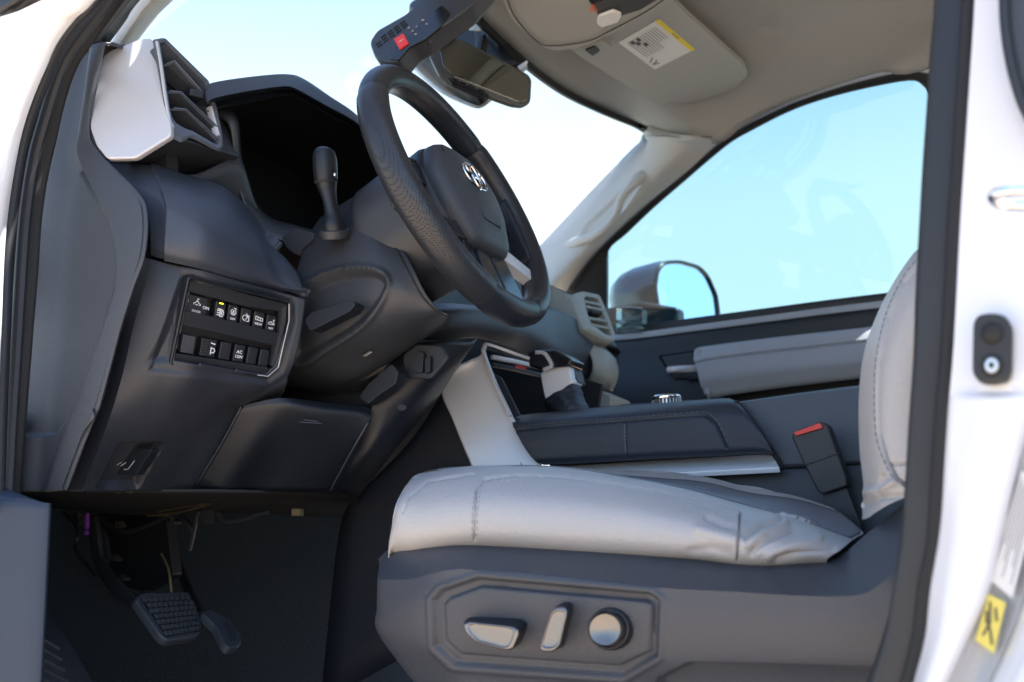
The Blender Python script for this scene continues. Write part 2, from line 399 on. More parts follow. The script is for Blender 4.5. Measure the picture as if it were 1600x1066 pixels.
# headliner: header edge traced, then over the visors, then to the rear
hx = -.95
hdr = [P(560, -190, hx, 'x'), P(650, -80, hx, 'x'), P(725, 0, hx, 'x'), P(775, 50, hx, 'x'), P(824, 95, hx, 'x'), P(855, 120, hx, 'x'), P(895, 146, hx, 'x'), P(956, 175, hx, 'x'), P(1001, 194, hx, 'x'), P(1030, 213, 2.27)]
seal = [(1030, 213), (1118, 225), (1160, 197), (1205, 174), (1245, 156), (1318, 132), (1380, 115), (1440, 109), (1500, 108)]
def zc(x): return 1+(np.interp(x, [-.9, -.8, -.6, -.3, .2, 1, 2], [1.075, 1.10, 1.125, 1.13, 1.13, 1.12, 1.05]))*S
Yc = [p[1] for p in hdr]
rows = [hdr]
for X, sp in ((-.86, P(1118, 225, 2.27)), (-.74, P(1160, 197, 2.27)), (-.62, P(1205, 172, 2.27)), (-.5, P(1250, 153, 2.27)), (-.36, P(1318, 130, 2.27)), (-.22, P(1380, 113, 2.27)), (-.05, P(1460, 107, 2.27)), (.3, A((.27, 2.27*S, 2.0))), (1., A((.95, 2.25*S, 2.0))), (2.1, A((2.0, 2.2*S, 1.95)))):
    r = []
    for i, y in enumerate(Yc[:-1]):
        z = zc(X*1.0)
        yy = np.interp(i, [0, 8], [.86, 2.02])
        f = i/8; x = X*S
        z2 = z-.05*max(0, (f-.78)/.22)**2-.05*max(0, (.15-f)/.15)**2
        r.append(A((x*(1-max(0, f-.6))+sp[0]*max(0, f-.6), yy, z2)))
    r.append(sp); rows.append(r)
patch('headliner', rows, 'headliner_fabric', body, nu=5, nv=4, thick=.006)
# front header: black painted band at the top of the windshield
sweep('windshield_band', [p+A((-.004, 0, -.006)) for p in hdr], [(-.006, -.005), (.006, -.005), (.006, .005), (-.006, .005)], 'black_matte', body, n=4, up=(-1, 0, 0.3))
# windshield glass
wl = [P(258, 0, .97), P(228, 40, 1.0), P(205, 75, 1.03)]
top = [p+A((-.008, 0, .008)) for p in hdr]
bot = [A((-1.62*1.0, y, 1.40)) for y in np.linspace(.80, 2.17, 10)]
rows = [[a*(1-t)+b*t+A((-.06*math.sin(math.pi*t), 0, .02*math.sin(math.pi*t))) for a, b in zip(top, bot)] for t in np.linspace(0, 1, 6)]
patch('windshield', rows, 'windshield_glass', body, nu=3, nv=3, thick=0)
# passenger side A pillar trim (far side)
wsedge = [(1008, 206), (1004, 210), (999, 222), (985, 235), (930, 290), (885, 338), (838, 388), (800, 430)]
mid1 = [(1060, 214), (1024, 214), (1014, 235), (1000, 255), (950, 312), (905, 362), (862, 410), (830, 450)]
mid2 = [(1090, 216), (1066, 222), (1050, 245), (1030, 268), (985, 318), (940, 368), (895, 412), (852, 460)]
sedge = [(1122, 222), (1104, 240), (1083, 260), (1065, 275), (1020, 311), (975, 351), (921, 405), (880, 462)]
Yp = [2.27, 2.29, 2.30, 2.31, 2.34, 2.36, 2.38, 2.40]
rows = [[P(1014, 196, 2.31), P(1065, 199, 2.30), P(1095, 202, 2.29), P(1124, 208, 2.31)]]
for i in range(8):
    rows.append([P(*wsedge[i], Yp[i]-.03+.05), P(*mid1[i], Yp[i]-.035), P(*mid2[i], Yp[i]-.045), P(*sedge[i], Yp[i]+.01)])
def rl(pp, V):
    rec = sdf(pp, [(915, 350), (985, 285), (995, 262), (1010, 275), (975, 330), (918, 372), (900, 376)])
    return -.008*sst(rec, 0, 4)
patch('pillar_trim', rows, 'pillar_plastic', body, nu=14, nv=12, thick=.006, relief=rl, label='pale far windshield pillar trim behind the steering wheel')
# grab handle on that pillar
hp = [P(884, 384, 2.345), P(903, 377, 2.315), P(930, 367, 2.285), P(952, 350, 2.268), P(965, 330, 2.26), P(970, 312, 2.255), P(984, 293, 2.255), P(1000, 277, 2.265), P(1012, 264, 2.29)]
gh = sweep('grab_handle', hp, circ(.019, 12, .012), 'pillar_plastic', body, n=5, up=(0, -1, 0), scale=[(.4, .5), (.6, .8), (.5, .8), (.45, .8), (.45, .8), (.5, .8), (.6, .8), (.8, .8), (.5, .5)])
# seam where pillar trim meets headliner
sweep('trim_seam', [P(1024, 213, 2.235), P(1060, 213, 2.23), P(1112, 214, 2.24)], circ(.0009, 6), 'textured_panel', body, n=3)

# near windshield pillar, top left corner of the doorway
def strip(name, A_, B_, YA, YB, mat, th=.006, bulge=0, sharp=35, label=None, nu=4):
    rows = []
    for a, b in zip(A_, B_):
        m = ((a[0]+b[0])/2, (a[1]+b[1])/2, (YA+YB)/2-bulge); rows.append([(*a, YA), m, (*b, YB)])
    return patch(name, rows, mat, body, nu=nu, nv=5, thick=th, label=label, sharp=sharp)
ext = lambda L: L
e_out = [(440, -470), (310, -301), (250, -140), (146, 0), (113, 34), (86, 71), (68, 113), (49, 161), (34, 210), (22, 270), (13, 330), (7, 400), (3, 500), (-2, 640), (-6, 800)]
e_far = [(330, -600), (120, -400), (-60, -140), (-100, 0), (-100, 34), (-100, 71), (-100, 113), (-100, 161), (-100, 210), (-100, 270), (-100, 330), (-100, 400), (-100, 500), (-100, 640), (-100, 800)]
strip('front_pillar', e_far, e_out, .70, .775, 'white_paint', label='white painted windshield pillar at the left of the doorway', bulge=.005)
e_mid = [(458, -462), (324, -296), (262, -140), (160, 0), (124, 42), (96, 82), (77, 126), (60, 172), (45, 220), (34, 280), (26, 338), (20, 405), (15, 500), (8, 640), (2, 800)]
e_in = [(480, -452), (344, -290), (282, -140), (178, 0), (138, 55), (110, 96), (92, 143), (75, 210), (64, 255), (56, 300), (50, 350), (46, 410), (38, 520), (27, 660), (17, 800)]
def spath(L, Y): return [P(a, b, Y) for a, b in L]
so = [((a[0]*.5+b[0]*.5), (a[1]*.5+b[1]*.5)) for a, b in zip(e_out, e_mid)]
si = [((a[0]*.45+b[0]*.55), (a[1]*.45+b[1]*.55)) for a, b in zip(e_mid, e_in)]
ws = sweep('weatherstrip', spath(so, .795), circ(.0055, 10, .007), 'black_rubber', body, n=5, up=(0, 1, 0), label='black rubber seal down the front edge of the doorway')
sweep('seal_lip', spath(si, .815), circ(.0085, 10, .008), 'black_rubber', ws, n=5, up=(0, 1, 0))
strip('seal_flange', e_out, [(a+14, b+4) for a, b in e_in], .812, .845, 'black_matte')
# inner strips of the near windshield pillar
strip('pillar_liner', [(285, -140), (176, 0), (150, 33), (128, 70)], [(312, -140), (204, 0), (178, 33), (152, 72)], .86, .875, 'slate_plastic')
strip('pillar_liner', [(311, -140), (203, 0), (177, 33), (150, 72)], [(340, -140), (219, 0), (197, 32), (168, 72)], .90, .93, 'dark_plastic')
strip('near_pillar_trim', [(560, -440), (420, -300), (338, -140), (217, 0), (195, 32), (160, 90)], [(640, -410), (510, -280), (420, -140), (271, 0), (240, 32), (196, 90)], .94, 1.0, 'pillar_plastic', bulge=.02)
# ------ rear door pillar on the right
b_in = [(1478, -1080), (1471, -600), (1466, -140), (1469, 0), (1463, 80), (1458, 158), (1451, 260), (1445, 368), (1440, 460), (1437, 560), (1430, 660), (1424, 760), (1416, 850), (1404, 941), (1390, 994), (1366, 1066), (1330, 1150)]
b_out = [(1545, -1080), (1532, -600), (1524, -140), (1521, 0), (1516, 80), (1511, 158), (1505, 260), (1499, 340), (1493, 460), (1487, 560), (1479, 650), (1472, 760), (1466, 850), (1452, 920), (1444, 994), (1426, 1066), (1402, 1150)]
wa = [((a[0]*.55+b[0]*.45), (a[1]+b[1])/2) for a, b in zip(b_in, b_out)]
ws2 = sweep('weatherstrip', [P(a, b, .80) for a, b in wa], rpoly([(-.0125, -.006), (.0125, -.006), (.0125, .007), (-.0125, .007)], .005, 3), 'black_rubber', body, n=4, up=(0, 1, 0), label='black rubber seal down the rear edge of the doorway')
sweep('seal_lip', [P(a+4, b, .815) for a, b in b_in], circ(.006, 8), 'black_matte', ws2, n=4, up=(0, 1, 0))
sweep('seal_lip', [P(a-5, b, .79) for a, b in b_out], circ(.0055, 8), 'black_matte', ws2, n=4, up=(0, 1, 0))
# painted pillar: flat jamb with a crease, then channel, then outer skin
ys = [-1080, -600, -140, 0, 160, 340, 480, 560, 612, 622, 634, 720, 820, 920, 994, 1066, 1150]
bo = lambda y: float(np.interp(y, [q[1] for q in b_out], [q[0] for q in b_out]))
chl = lambda y: float(np.interp(y, [-140, 300, 560, 690, 800, 930, 1050, 1150], [1740, 1690, 1640, 1600, 1575, 1545, 1492, 1440]))
chr_ = lambda y: float(np.interp(y, [-140, 600, 930, 1000, 1066, 1150], [1800, 1680, 1600, 1576, 1545, 1500]))
rows = []
for y in ys:
    d = .004 if y >= 622 else 0
    x0 = bo(y)-8; x1 = chl(y)
    rows.append([(x0, y, .80), (x0+10, y, .785), (x0*.6+x1*.4, y, .775-d), (x0*.3+x1*.7, y, .772-d), (x1-4, y, .775), (x1+2, y, .79)])
patch('rear_pillar', rows, 'white_paint', body, nu=5, nv=4, sv=(8, 10), su=(1,), thick=.004, label='white painted door pillar filling the right of the frame')
rows = [[(chl(y)-3, y, .788), ((chl(y)+chr_(y))/2, y, .792), (chr_(y)+4, y, .788)] for y in ys]
patch('jamb_channel', rows, mk('jamb_paint', (.42, .44, .46), .35, coat=.5) and 'jamb_paint', body, nu=3, nv=3, thick=.004)
rows = [[(chr_(y)+2, y, .79), (chr_(y)+6, y, .765), (chr_(y)+60, y, .74), (chr_(y)+220, y, .735), (chr_(y)+420, y, .735)] for y in ys]
patch('rear_outer_panel', rows, 'white_paint', body, nu=4, nv=3, su=(1,), thick=.004)
# rear door seal curve in the top right corner
cu = [(1566, -140), (1568, 0), (1571, 50), (1578, 95), (1588, 135), (1603, 175), (1630, 215), (1700, 260)]
sweep('rear_door_seal', [P(a, b, .757) for a, b in cu], circ(.003, 8), 'black_rubber', body, n=4, up=(0, 1, 0))
patch('rear_door_frame', [[(a+2, b, .762), (a+60, b-6, .762), (a+260, b-20, .762)] for a, b in cu], 'slate_plastic', body, nu=3, nv=4, thick=.004)
sweep('roof_rail', [A((-.76, .755, 1.99)), A((-.6, .765, 2.03)), A((-.3, .775, 2.05)), A((0, .78, 2.055)), A((.8, .785, 2.05)), A((1.6, .79, 2.03)), A((2.05, .80, 1.97))], rpoly([(-.03, -.03), (.03, -.03), (.03, .03), (-.03, .03)], .012, 3), 'white_paint', body, n=4)
# latch cover plate and striker
cv = rpoly([(1520, 505), (1527, 492), (1548, 488), (1570, 492), (1581, 508), (1580, 580), (1574, 594), (1550, 599), (1528, 596), (1519, 582)], 10)
lp = plate('latch_cover', cv, 'black_rubber', body, .757, t=.014, bevel=.002, label='black oval cover plate with two round holes')
def disc(name, cx, cy, rx, ry, Y, d0, d1, mat, parent, k='y', n=24, bev=.0006, dome=0):
    C = [(cx+rx*math.cos(2*math.pi*i/n), cy+ry*math.sin(2*math.pi*i/n)) for i in range(n)]
    W = pts(C, Y, k); c = W.mean(0); nn = A((0, -1, 0)) if k in 'yw' else (A((1, 0, 0)) if k == 'x' else A((0, 0, -1)))
    R = [W+nn*d0, W+nn*d1]
    if dome:
        for s in (.9, .7, .4, .12): R.append(c+(W-c)*s+nn*(d1+dome*math.sqrt(1-s*s)))
    return rings(name, R, mat, parent, bevel=0 if dome else bev)
disc('rubber_plug', 1550, 521, 17, 17, .757, -.002, .001, 'black_matte', lp, dome=.004)
disc('screw_collar', 1550, 571, 17, 18, .757, -.002, .002, 'black_matte', lp)
disc('torx_screw', 1550, 572, 11, 12, .757, .0, .0035, 'silver_metal', lp)
disc('screw_socket', 1550, 572, 5, 5.5, .757, .003, .0042, 'black_matte', lp, n=6)
sweep('door_striker', [P(1640, 296, .70), P(1600, 297, .70), P(1565, 300, .70), P(1552, 308, .705), P(1565, 318, .71), P(1600, 321, .71), P(1640, 322, .71)], circ(.0032, 10), 'chrome', body, n=6, up=(0, 1, 0))
# stickers on the jamb
def quad_at(L, Y=None, k='y', pl=None):
    return Quad([PLN(a, b, pl) for a, b in L] if pl is not None else [P(a, b, Y, k) for a, b in L])
def chq(t, s):   # along channel y=t, across s
    return (chl(t)*(1-s)+chr_(t)*s, t)
q = Quad([P(*chq(700, .15), .784), P(1640, 720, .784), P(*chq(938, .95), .784), P(*chq(905, .12), .784)])
q = Quad([P(1596, 735, .782), P(1626, 760, .782), P(1582, 935, .782), P(1545, 905, .782)])
q.block('certification_label', 0, 1, 0, 1, 0, .0006, 'paper_white', body, bevel=0, label='white printed label in the door jamb')
strokes('label_print', q, [[(.1+.12*k, .06+.02*(k % 3)), (.1+.12*k, .9-.13*((k*2) % 3))] for k in range(7)], .0003, 'grey_print', body, h=.001)
text('label_lettering', Quad([q(0, 1), q(0, 0), q(1, 0), q(1, 1)]), 'C5', .1, .35, .009, 'black_print', body, h=-.0012)
q = Quad([P(1545, 928, .783), P(1572, 942, .783), P(1553, 1022, .783), P(1524, 1000, .783)])
q.block('tyre_label', 0, 1, 0, 1, 0, .0006, 'yellow_label', body, bevel=0, label='yellow label low in the door jamb')
strokes('label_print', q, [[(.2, .15), (.45, .5), (.3, .8)], [(.55, .2), (.75, .4)], [(.5, .6), (.8, .85)], [(.15, .35), (.3, .55)]], .0007, 'black_print', body, h=.001)
# lower front door frame at left
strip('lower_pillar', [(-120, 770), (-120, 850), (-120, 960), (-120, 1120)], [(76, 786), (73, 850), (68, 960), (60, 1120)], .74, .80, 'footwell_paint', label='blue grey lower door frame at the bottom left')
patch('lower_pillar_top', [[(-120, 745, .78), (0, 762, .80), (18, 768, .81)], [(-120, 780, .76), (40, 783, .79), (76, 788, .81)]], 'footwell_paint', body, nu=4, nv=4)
wbox('kick_panel', -1.7, -1.16, .765, .79, .66, 1.2, 'under_plastic', body)
# corner of the open door at the top left
patch('door_corner', [[(-60, -50, .60), (40, -50, .60), (120, -60, .60)], [(-60, 20, .60), (0, 8, .60), (62, -20, .60)], [(-60, 46, .605), (-8, 26, .605), (0, 22, .605)]], 'dark_plastic', body, nu=4, nv=4, thick=.02, label='dark corner of the open door')
# bonnet ahead of the windshield
rows = [[A((x, y, z-.12*((y-1.5)/.8)**4)) for y in np.linspace(.68, 2.3, 9)] for x, z in ((-1.63, 1.40), (-2.0, 1.41), (-2.6, 1.38), (-3.05, 1.3), (-3.1, 1.0))]
patch('hood', rows, 'white_paint', body, nu=3, nv=4, thick=.004)
wbox('front_fender', -3.1, -1.30, .64, .70, .55, 1.27, 'white_paint', body, bevel=.03)
wbox('front_fender', -3.1, -1.25, 2.28, 2.34, .55, 1.27, 'white_paint', body, bevel=.03)

# =================================================================== PASSENGER DOOR
pd = thing('passenger_door', 'far front door with grey armrest under its window', 'car door', (-.6, 2.2, .6))
ow = [(1520, 106), (1457, 110), (1425, 107), (1380, 115), (1313, 133), (1245, 156), (1200, 176), (1155, 199), (1110, 233), (1065, 273), (1020, 310), (975, 350), (946, 377), (921, 404), (905, 424), (885, 456)]
iw = [(1500, 180), (1456, 150), (1442, 134), (1418, 126), (1335, 142), (1268, 161), (1223, 179), (1178, 202), (1143, 222), (1108, 250), (1065, 287), (1020, 326), (978, 366), (950, 393), (947, 440), (947, 500)]
def Yd(y): return float(np.interp(y, [100, 500], [2.30, 2.44]))
rows = [[P(a-(8 if b > 150 else 0), b-14, Yd(b)+.04) for a, b in ow], [P(a, b, Yd(b)-.01) for a, b in ow], [P((a*.5+c*.5), (b*.5+d*.5), Yd(b)-.012) for (a, b), (c, d) in zip(ow, iw)], [P(a, b, Yd(b)) for a, b in iw], [P(a, b, Yd(b)+.03) for a, b in iw]]
patch('window_frame', rows, 'black_matte', pd, nu=4, nv=3, thick=.004, label='black frame and seal round the far window')
# glass: sits in the frame
gl = [P(a, b, Yd(b)+.012) for a, b in [(1520, 100), (1440, 120), (1335, 136), (1223, 172), (1143, 215), (1065, 280), (978, 358), (940, 395), (940, 540), (1200, 520), (1520, 470)]]
link('window_glass', gl, [list(range(len(gl)))], 'window_glass', pd, smooth=False)
# mirror sail triangle
plate('mirror_sail', [(883, 452), (905, 426), (946, 386), (946, 505), (900, 500)], 'dark_plastic', pd, 2.43, t=.02, bevel=.002)
# belt line: sill with seal and a pale strip that paints in its highlight
sx = [(945, 518), (1000, 513), (1100, 500), (1200, 487), (1300, 474), (1420, 460), (1560, 445)]
sweep('belt_seal', [P(a, b+3, 2.44) for a, b in sx], rpoly([(-.010, -.012), (.010, -.012), (.010, .012), (-.010, .012)], .005, 2), 'black_rubber', pd, n=3)
sweep('belt_highlight', [P(a, b+12, 2.40) for a, b in sx], rpoly([(-.010, -.008), (.010, -.008), (.010, .008), (-.010, .008)], .005, 2), 'armrest_leather', pd, n=3)
# inner panel
rows = [[P(a, b+8, 2.42) for a, b in sx], [P(a, b+18, 2.395) for a, b in sx], [P(a, b+50, 2.39) for a, b in sx], [P(a-10, b+110, 2.37) for a, b in sx], [P(a-20, b+230, 2.37) for a, b in sx], [P(a-30, b+400, 2.38) for a, b in sx]]
def rl(pp, V):
    r = sdf(pp, [(1030, 556), (1130, 542), (1130, 600), (1058, 592), (1050, 588)]); return -.03*sst(r, 0, 6)
patch('door_panel', rows, 'dark_plastic', pd, nu=24, nv=12, thick=.006, relief=rl)
# armrest
ar = [(1085, 545), (1100, 541), (1200, 528), (1300, 517), (1420, 504), (1520, 494)]
rows = [[P(a+2, b, 2.36) for a, b in ar], [P(a, b+3, 2.29) for a, b in ar], [P(a-1+k*.2, b+18, 2.265) for k, (a, b) in enumerate(ar)], [P(a+3, b+30, 2.262) for a, b in ar], [P(a+8, b+50, 2.26) for a, b in ar], [P(a+12, b+62, 2.27) for a, b in ar], [P(a+22, b+78-i*0.8, 2.30) for i, (a, b) in enumerate(ar)], [P(a+22, b+80-i*.8, 2.36) for i, (a, b) in enumerate(ar)]]
def rl(pp, V):
    return -.004*np.exp(-(ldist(pp, [(1084, 568), (1120, 561), (1200, 551), (1300, 540), (1500, 518)])/2.2)**2)
arm = patch('armrest', rows, 'armrest_leather', pd, nu=22, nv=12, thick=0, relief=rl, label='grey leather door armrest')
stitches(drape(arm, [(1092, 563), (1120, 558), (1200, 548), (1300, 537), (1400, 525)], lift=.0005), arm, 'stitch_thread', ln=.006, gap=.003, r=.0005, out=0)
plate('armrest_end', [(1086, 548), (1093, 544), (1110, 618), (1100, 616), (1096, 592), (1090, 588)], 'armrest_leather', arm, 2.27, t=.09, bevel=.003)
# door handle and its cup
plate('handle_bezel', [(1033, 557), (1090, 549), (1092, 594), (1060, 592), (1050, 588)], 'under_plastic', pd, 2.385, t=.01, bevel=.002)
sweep('door_handle', [P(1046, 578, 2.36), P(1060, 577, 2.33), P(1082, 576, 2.33), P(1100, 573, 2.36)], circ(.008, 10), 'silver_satin', pd, n=4)

# =================================================================== PASSENGER MIRROR
pm = thing('side_mirror', 'large outside mirror beyond the passenger window', 'wing mirror', tuple(P(1040, 480, 2.75)))
MY = 2.72
face = [(1036, 408), (1062, 406), (1094, 415), (1108, 430), (1122, 462), (1126, 494), (1124, 530), (1035, 540), (1030, 500), (1022, 448), (1026, 420)]
mp = plane3(P(1030, 420, 2.66), P(1125, 470, 2.92), P(1035, 530, 2.66))
fo = np.array([PLN(a, b, mp) for a, b in rpoly(face, 8)])
c = fo.mean(0)
fwd = A((-1, .1, .02)); fwd /= np.linalg.norm(fwd)
gi = c+(fo-c)*.90
rings('mirror_rim', [gi-mp[1]*.012, gi, c+(fo-c)*.96+mp[1]*.004, fo, fo+fwd*.02], 'black_gloss', pm, False, False, bevel=0)
rings('mirror_glass', [gi-mp[1]*.010, gi-mp[1]*.004], 'mirror_glass', pm, bevel=0, label='mirror glass showing the sky')
rings('mirror_shell', [c+(fo-c)*1.0+fwd*.004, c+(fo-c)*1.03+fwd*.02, c+(fo-c)*.99+fwd*.09, c+(fo-c)*.90+fwd*.13, c+(fo-c)*.72+fwd*.165, c+(fo-c)*.4+fwd*.185], 'mirror_paint', pm, False, True, bevel=0, sharp=60)
plate('mirror_arm', [(940, 482), (1000, 470), (1060, 480), (1060, 530), (975, 545), (940, 540)], 'black_rubber', pm, 2.62, t=.05, bevel=.01)
# clear cup holder / demister clip between vent and mirror
ph = thing('clear_bracket', 'small clear plastic holder standing on the far window sill', 'bracket', tuple(P(975, 510, 2.38)))
for (x0, y0, x1, y1) in ((963, 482, 1003, 512), (963, 500, 1000, 520)):
    q = Quad([P(x0, y0, 2.38), P(x1, y0, 2.38), P(x1, y1, 2.38), P(x0, y1, 2.38)]); q.block('clear_wall', 0, 1, 0, 1, -.03, 0, 'clear_plastic', ph, bevel=0)
sweep('clip', [P(964, 481, 2.37), P(985, 480, 2.37), P(1003, 482, 2.37)], circ(.002, 6), 'armrest_leather', ph)
sweep('clip', [P(968, 504, 2.37), P(976, 504, 2.37)], circ(.005, 8), 'armrest_leather', ph)

# =================================================================== OVERHEAD THINGS
# sun visor, folded flat against the headliner
vz = .010
V_ = [P(838, 100, 1.70), P(1042, 2, 1.70), P(1166, 116, 2.09), P(1028, 168, 2.13)]
def zw(px, py, z): return C0+ray(px, py)*(z-1)/ray(px, py)[2]
HZ = 1+1.095*S-.012
vp = plane3(zw(850, 78, HZ-.028), zw(1060, 10, HZ), zw(1150, 110, HZ-.004))
vis = thing('sun_visor', 'passenger sun visor folded against the headliner, with a white and yellow warning label', 'sun visor', tuple(PLN(1000, 90, vp)))
vo = [(888, 74), (930, 44), (1044, -6), (1080, 30), (1166, 106), (1169, 117), (1150, 138), (1095, 158), (1064, 164), (1046, 158), (1032, 167), (1018, 160), (905, 88)]
vp = (vp[0]+vp[1]*.014, vp[1])
plate('visor_panel', vo, 'visor_vinyl', vis, pl=vp, r=7, n=4, t=.016, bevel=.003, bseg=3)
q = Quad([PLN(1030, 29, vp)+vp[1]*.0006, PLN(1086, 76, vp)+vp[1]*.0006, PLN(1023, 108, vp)+vp[1]*.0006, PLN(966, 66, vp)+vp[1]*.0006])
lb = q.block('warning_label', 0, 1, 0, 1, 0, .0007, 'paper_white', vis, bevel=0, label='white warning label with a yellow band')
q.block('yellow_band', 0, 1, 0, .10, .0006, .0012, 'yellow_print', lb, bevel=0)
for k in range(12):
    if k % 1 == 0: strokes('label_print', q, [[(.10, .20+.06*k), (.62 if k > 3 else .45, .20+.06*k)]], .0005, 'black_print', lb, h=.0012)
strokes('label_print', q, [[(.70, .80), (.78, .92)], [(.80, .78), (.88, .9)], [(.90, .80), (.84, .92)]], .0012, 'black_print', lb, h=.0012)
q2 = Quad([q(0, 0), q(1, 0), q(1, 1), q(0, 1)])
for (u, v) in ((.12, .62), (.20, .70), (.30, .60), (.12, .76)): q.block('pictogram', u, u+.09, v, v+.07, .0006, .0013, 'black_print', lb, bevel=0)
text('label_lettering', q2, 'WARNING', .5, .055, .0042, 'black_print', lb, h=.0012)
# clip that holds the visor
cl = plate('visor_clip', [(905, 76), (930, 66), (945, 66), (958, 74), (950, 82), (928, 90)], 'visor_vinyl', vis, pl=(vp[0]+vp[1]*.010, vp[1]), r=4, t=.012, bevel=.002)
plate('clip_slot', [(914, 79), (930, 73), (938, 80), (926, 88)], 'dark_plastic', cl, pl=(vp[0]+vp[1]*.0125, vp[1]), r=2, t=.003, bevel=.0005)
# coat hook button on the headliner
hk = thing('headliner_button', 'small round clip in the headliner above the far window', 'clip', tuple(zw(1238, 25, 2.035)))
for r_, d0, d1, mm in ((12, -.001, .003, 'visor_vinyl'), (5, .002, .005, 'console_grey')):
    W = [zw(1238+r_*math.cos(a), 26+r_*.75*math.sin(a), 2.036) for a in np.linspace(0, 2*math.pi, 17)[:-1]]
    rings('clip_ring' if r_ > 8 else 'clip_pin', [np.array(W)-A((0, 0, d0)), np.array(W)-A((0, 0, d1))], mm, hk, bevel=.0005)
# overhead console
op = plane3(P(800, 10, 1.50), P(1040, -5, 1.58), P(860, 78, 1.66))
oc = thing('overhead_console', 'grey overhead console with map lamp at the top edge of the picture', 'overhead console', tuple(PLN(900, 30, op)))
oo = rpoly([(760, -60), (800, 32), (848, 74), (868, 80), (915, 72), (975, 42), (1045, 2), (1120, -60)], 12)
W = np.array([PLN(a, b, op) for a, b in oo]); cc = W.mean(0); nn = op[1]
rings('console_shell', [c_ for c_ in (W-nn*.03+(W-cc)*.06, W-nn*.006+(W-cc)*.02, W, cc+(W-cc)*.97+nn*.002)], 'visor_vinyl', oc, bevel=.0015)
lidp = (op[0]+nn*.0055, nn)
sweep('lid_gap', [PLN(a, b, op)+nn*.0024 for a, b in ((786, -30), (802, 20), (838, 62), (862, 70), (917, 63), (952, 47), (1010, 16), (1050, -12))], circ(.0012, 6), 'dark_plastic', oc, n=4)
plate('storage_lid', [(790, -30), (806, 18), (840, 58), (862, 66), (915, 60), (948, 45), (925, 10), (905, -30)], 'visor_vinyl', oc, pl=lidp, r=8, t=.006, bevel=.0025)
pb = plate('button_panel', [(905, -20), (922, 4), (942, 34), (1000, 16), (1035, -5), (1035, -40)], 'dark_plastic', oc, pl=(op[0]+nn*.004, nn), r=3, t=.008, bevel=.001)
plate('lamp_lens', [(934, 27), (958, 18), (972, 24), (966, 36), (940, 44), (932, 38)], 'lens_white', oc, pl=(op[0]+nn*.009, nn), r=4, t=.008, bevel=.002)
plate('switch_key', [(912, -10), (925, 8), (945, 0), (935, -18)], 'black_gloss', oc, pl=(op[0]+nn*.007, nn), r=2, t=.004, bevel=.001)
plate('switch_key', [(945, -18), (958, -2), (992, -14), (985, -30)], 'black_gloss', oc, pl=(op[0]+nn*.007, nn), r=2, t=.004, bevel=.001)
q = Quad([PLN(920, 2, lidp)+nn*.0045, PLN(934, 2, lidp)+nn*.0045, PLN(934, 14, lidp)+nn*.0045, PLN(920, 14, lidp)+nn*.0045])
strokes('orange_triangle', q, [[(.1, .9), (.5, .05)], [(.5, .05), (.95, .9)], [(.95, .9), (.1, .9)], [(.5, .3), (.5, .8)]], .0008, 'orange_mark', pb, h=.001)

# camera housing behind the mirror (on the windshield)
sh = thing('camera_housing', 'black sensor cover on the windshield behind the rear view mirror', 'sensor cover', tuple(P(715, 60, 1.60)))
h0 = rpoly([(640, 5), (632, 86), (655, 112), (690, 142), (735, 163), (752, 165), (768, 152), (826, 100), (782, 52), (724, -6), (690, -30)], 5)
f0 = np.array([P(a, b, 1.66) for a, b in h0]); c_ = f0.mean(0)
rings('housing_shell', [f0+A((-.015, .03, .01)), f0, c_+(f0-c_)*.82+A((.014, -.018, -.012)), c_+(f0-c_)*.60+A((.02, -.026, -.015))], 'dark_plastic', sh, bevel=.003)
sweep('housing_edge', [P(632, 88, 1.64), P(655, 114, 1.64), P(690, 143, 1.65), P(735, 164, 1.66), P(752, 166, 1.67), P(766, 154, 1.68)], circ(.0035, 8), 'pillar_plastic', sh, n=3)
q = Quad([P(738, 34, 1.58), P(758, 26, 1.58), P(752, 50, 1.58), P(734, 48, 1.58)]); q.block('vent_patch', 0, 1, 0, 1, 0, .004, 'console_grey', sh)
plate('mounting_flap', [(808, 104), (824, 94), (820, 103), (812, 109)], 'silver_satin', sh, 1.60, r=2, t=.004)
# rear view mirror
mk('mirror_case', (.085, .09, .085), .35)
mpl = plane3(P(672, 57, 1.46), P(826, 110, 1.585), P(700, 125, 1.445))
rv = thing('rear_view_mirror', 'interior rear view mirror hanging below the windshield header', 'mirror', tuple(PLN(750, 110, mpl)))
mo = rpoly([(668, 60), (684, 52), (720, 62), (826, 118), (831, 126), (829, 160), (820, 167), (803, 165), (700, 128), (684, 115), (670, 86)], 5)
W = np.array([PLN(a, b, mpl) for a, b in mo]); c_ = W.mean(0); nn = mpl[1]
rings('mirror_case', [c_+(W-c_)*.6-nn*.018, c_+(W-c_)*.85-nn*.013, c_+(W-c_)*.96-nn*.008, W-nn*.001, c_+(W-c_)*.985+nn*.002, c_+(W-c_)*.95+nn*.002], 'mirror_case', rv, bevel=.001)
gm = rpoly([(687, 56), (700, 58), (822, 122), (826, 128), (824, 158), (812, 163), (708, 122), (691, 106), (684, 70)], 4)
W = np.array([PLN(a, b, mpl) for a, b in gm]); rings('mirror_glass', [W+nn*.001, W+nn*.0045], 'tinted_mirror', rv, bevel=.0008)
bz = plate('button_strip', [(700, 121), (762, 146), (766, 153), (756, 154), (706, 132)], 'dark_plastic', rv, pl=(mpl[0]+nn*.0052, nn), r=3, t=.004, bevel=.0008)
for k, (x, y) in enumerate(((712, 124), (724, 129), (737, 134), (752, 140))):
    plate('mirror_button', [(x-5, y-3), (x+5, y+1), (x+4, y+6), (x-5, y+3)], 'black_gloss', rv, pl=(mpl[0]+nn*.009, nn), r=1.5, t=.005, bevel=.0006)
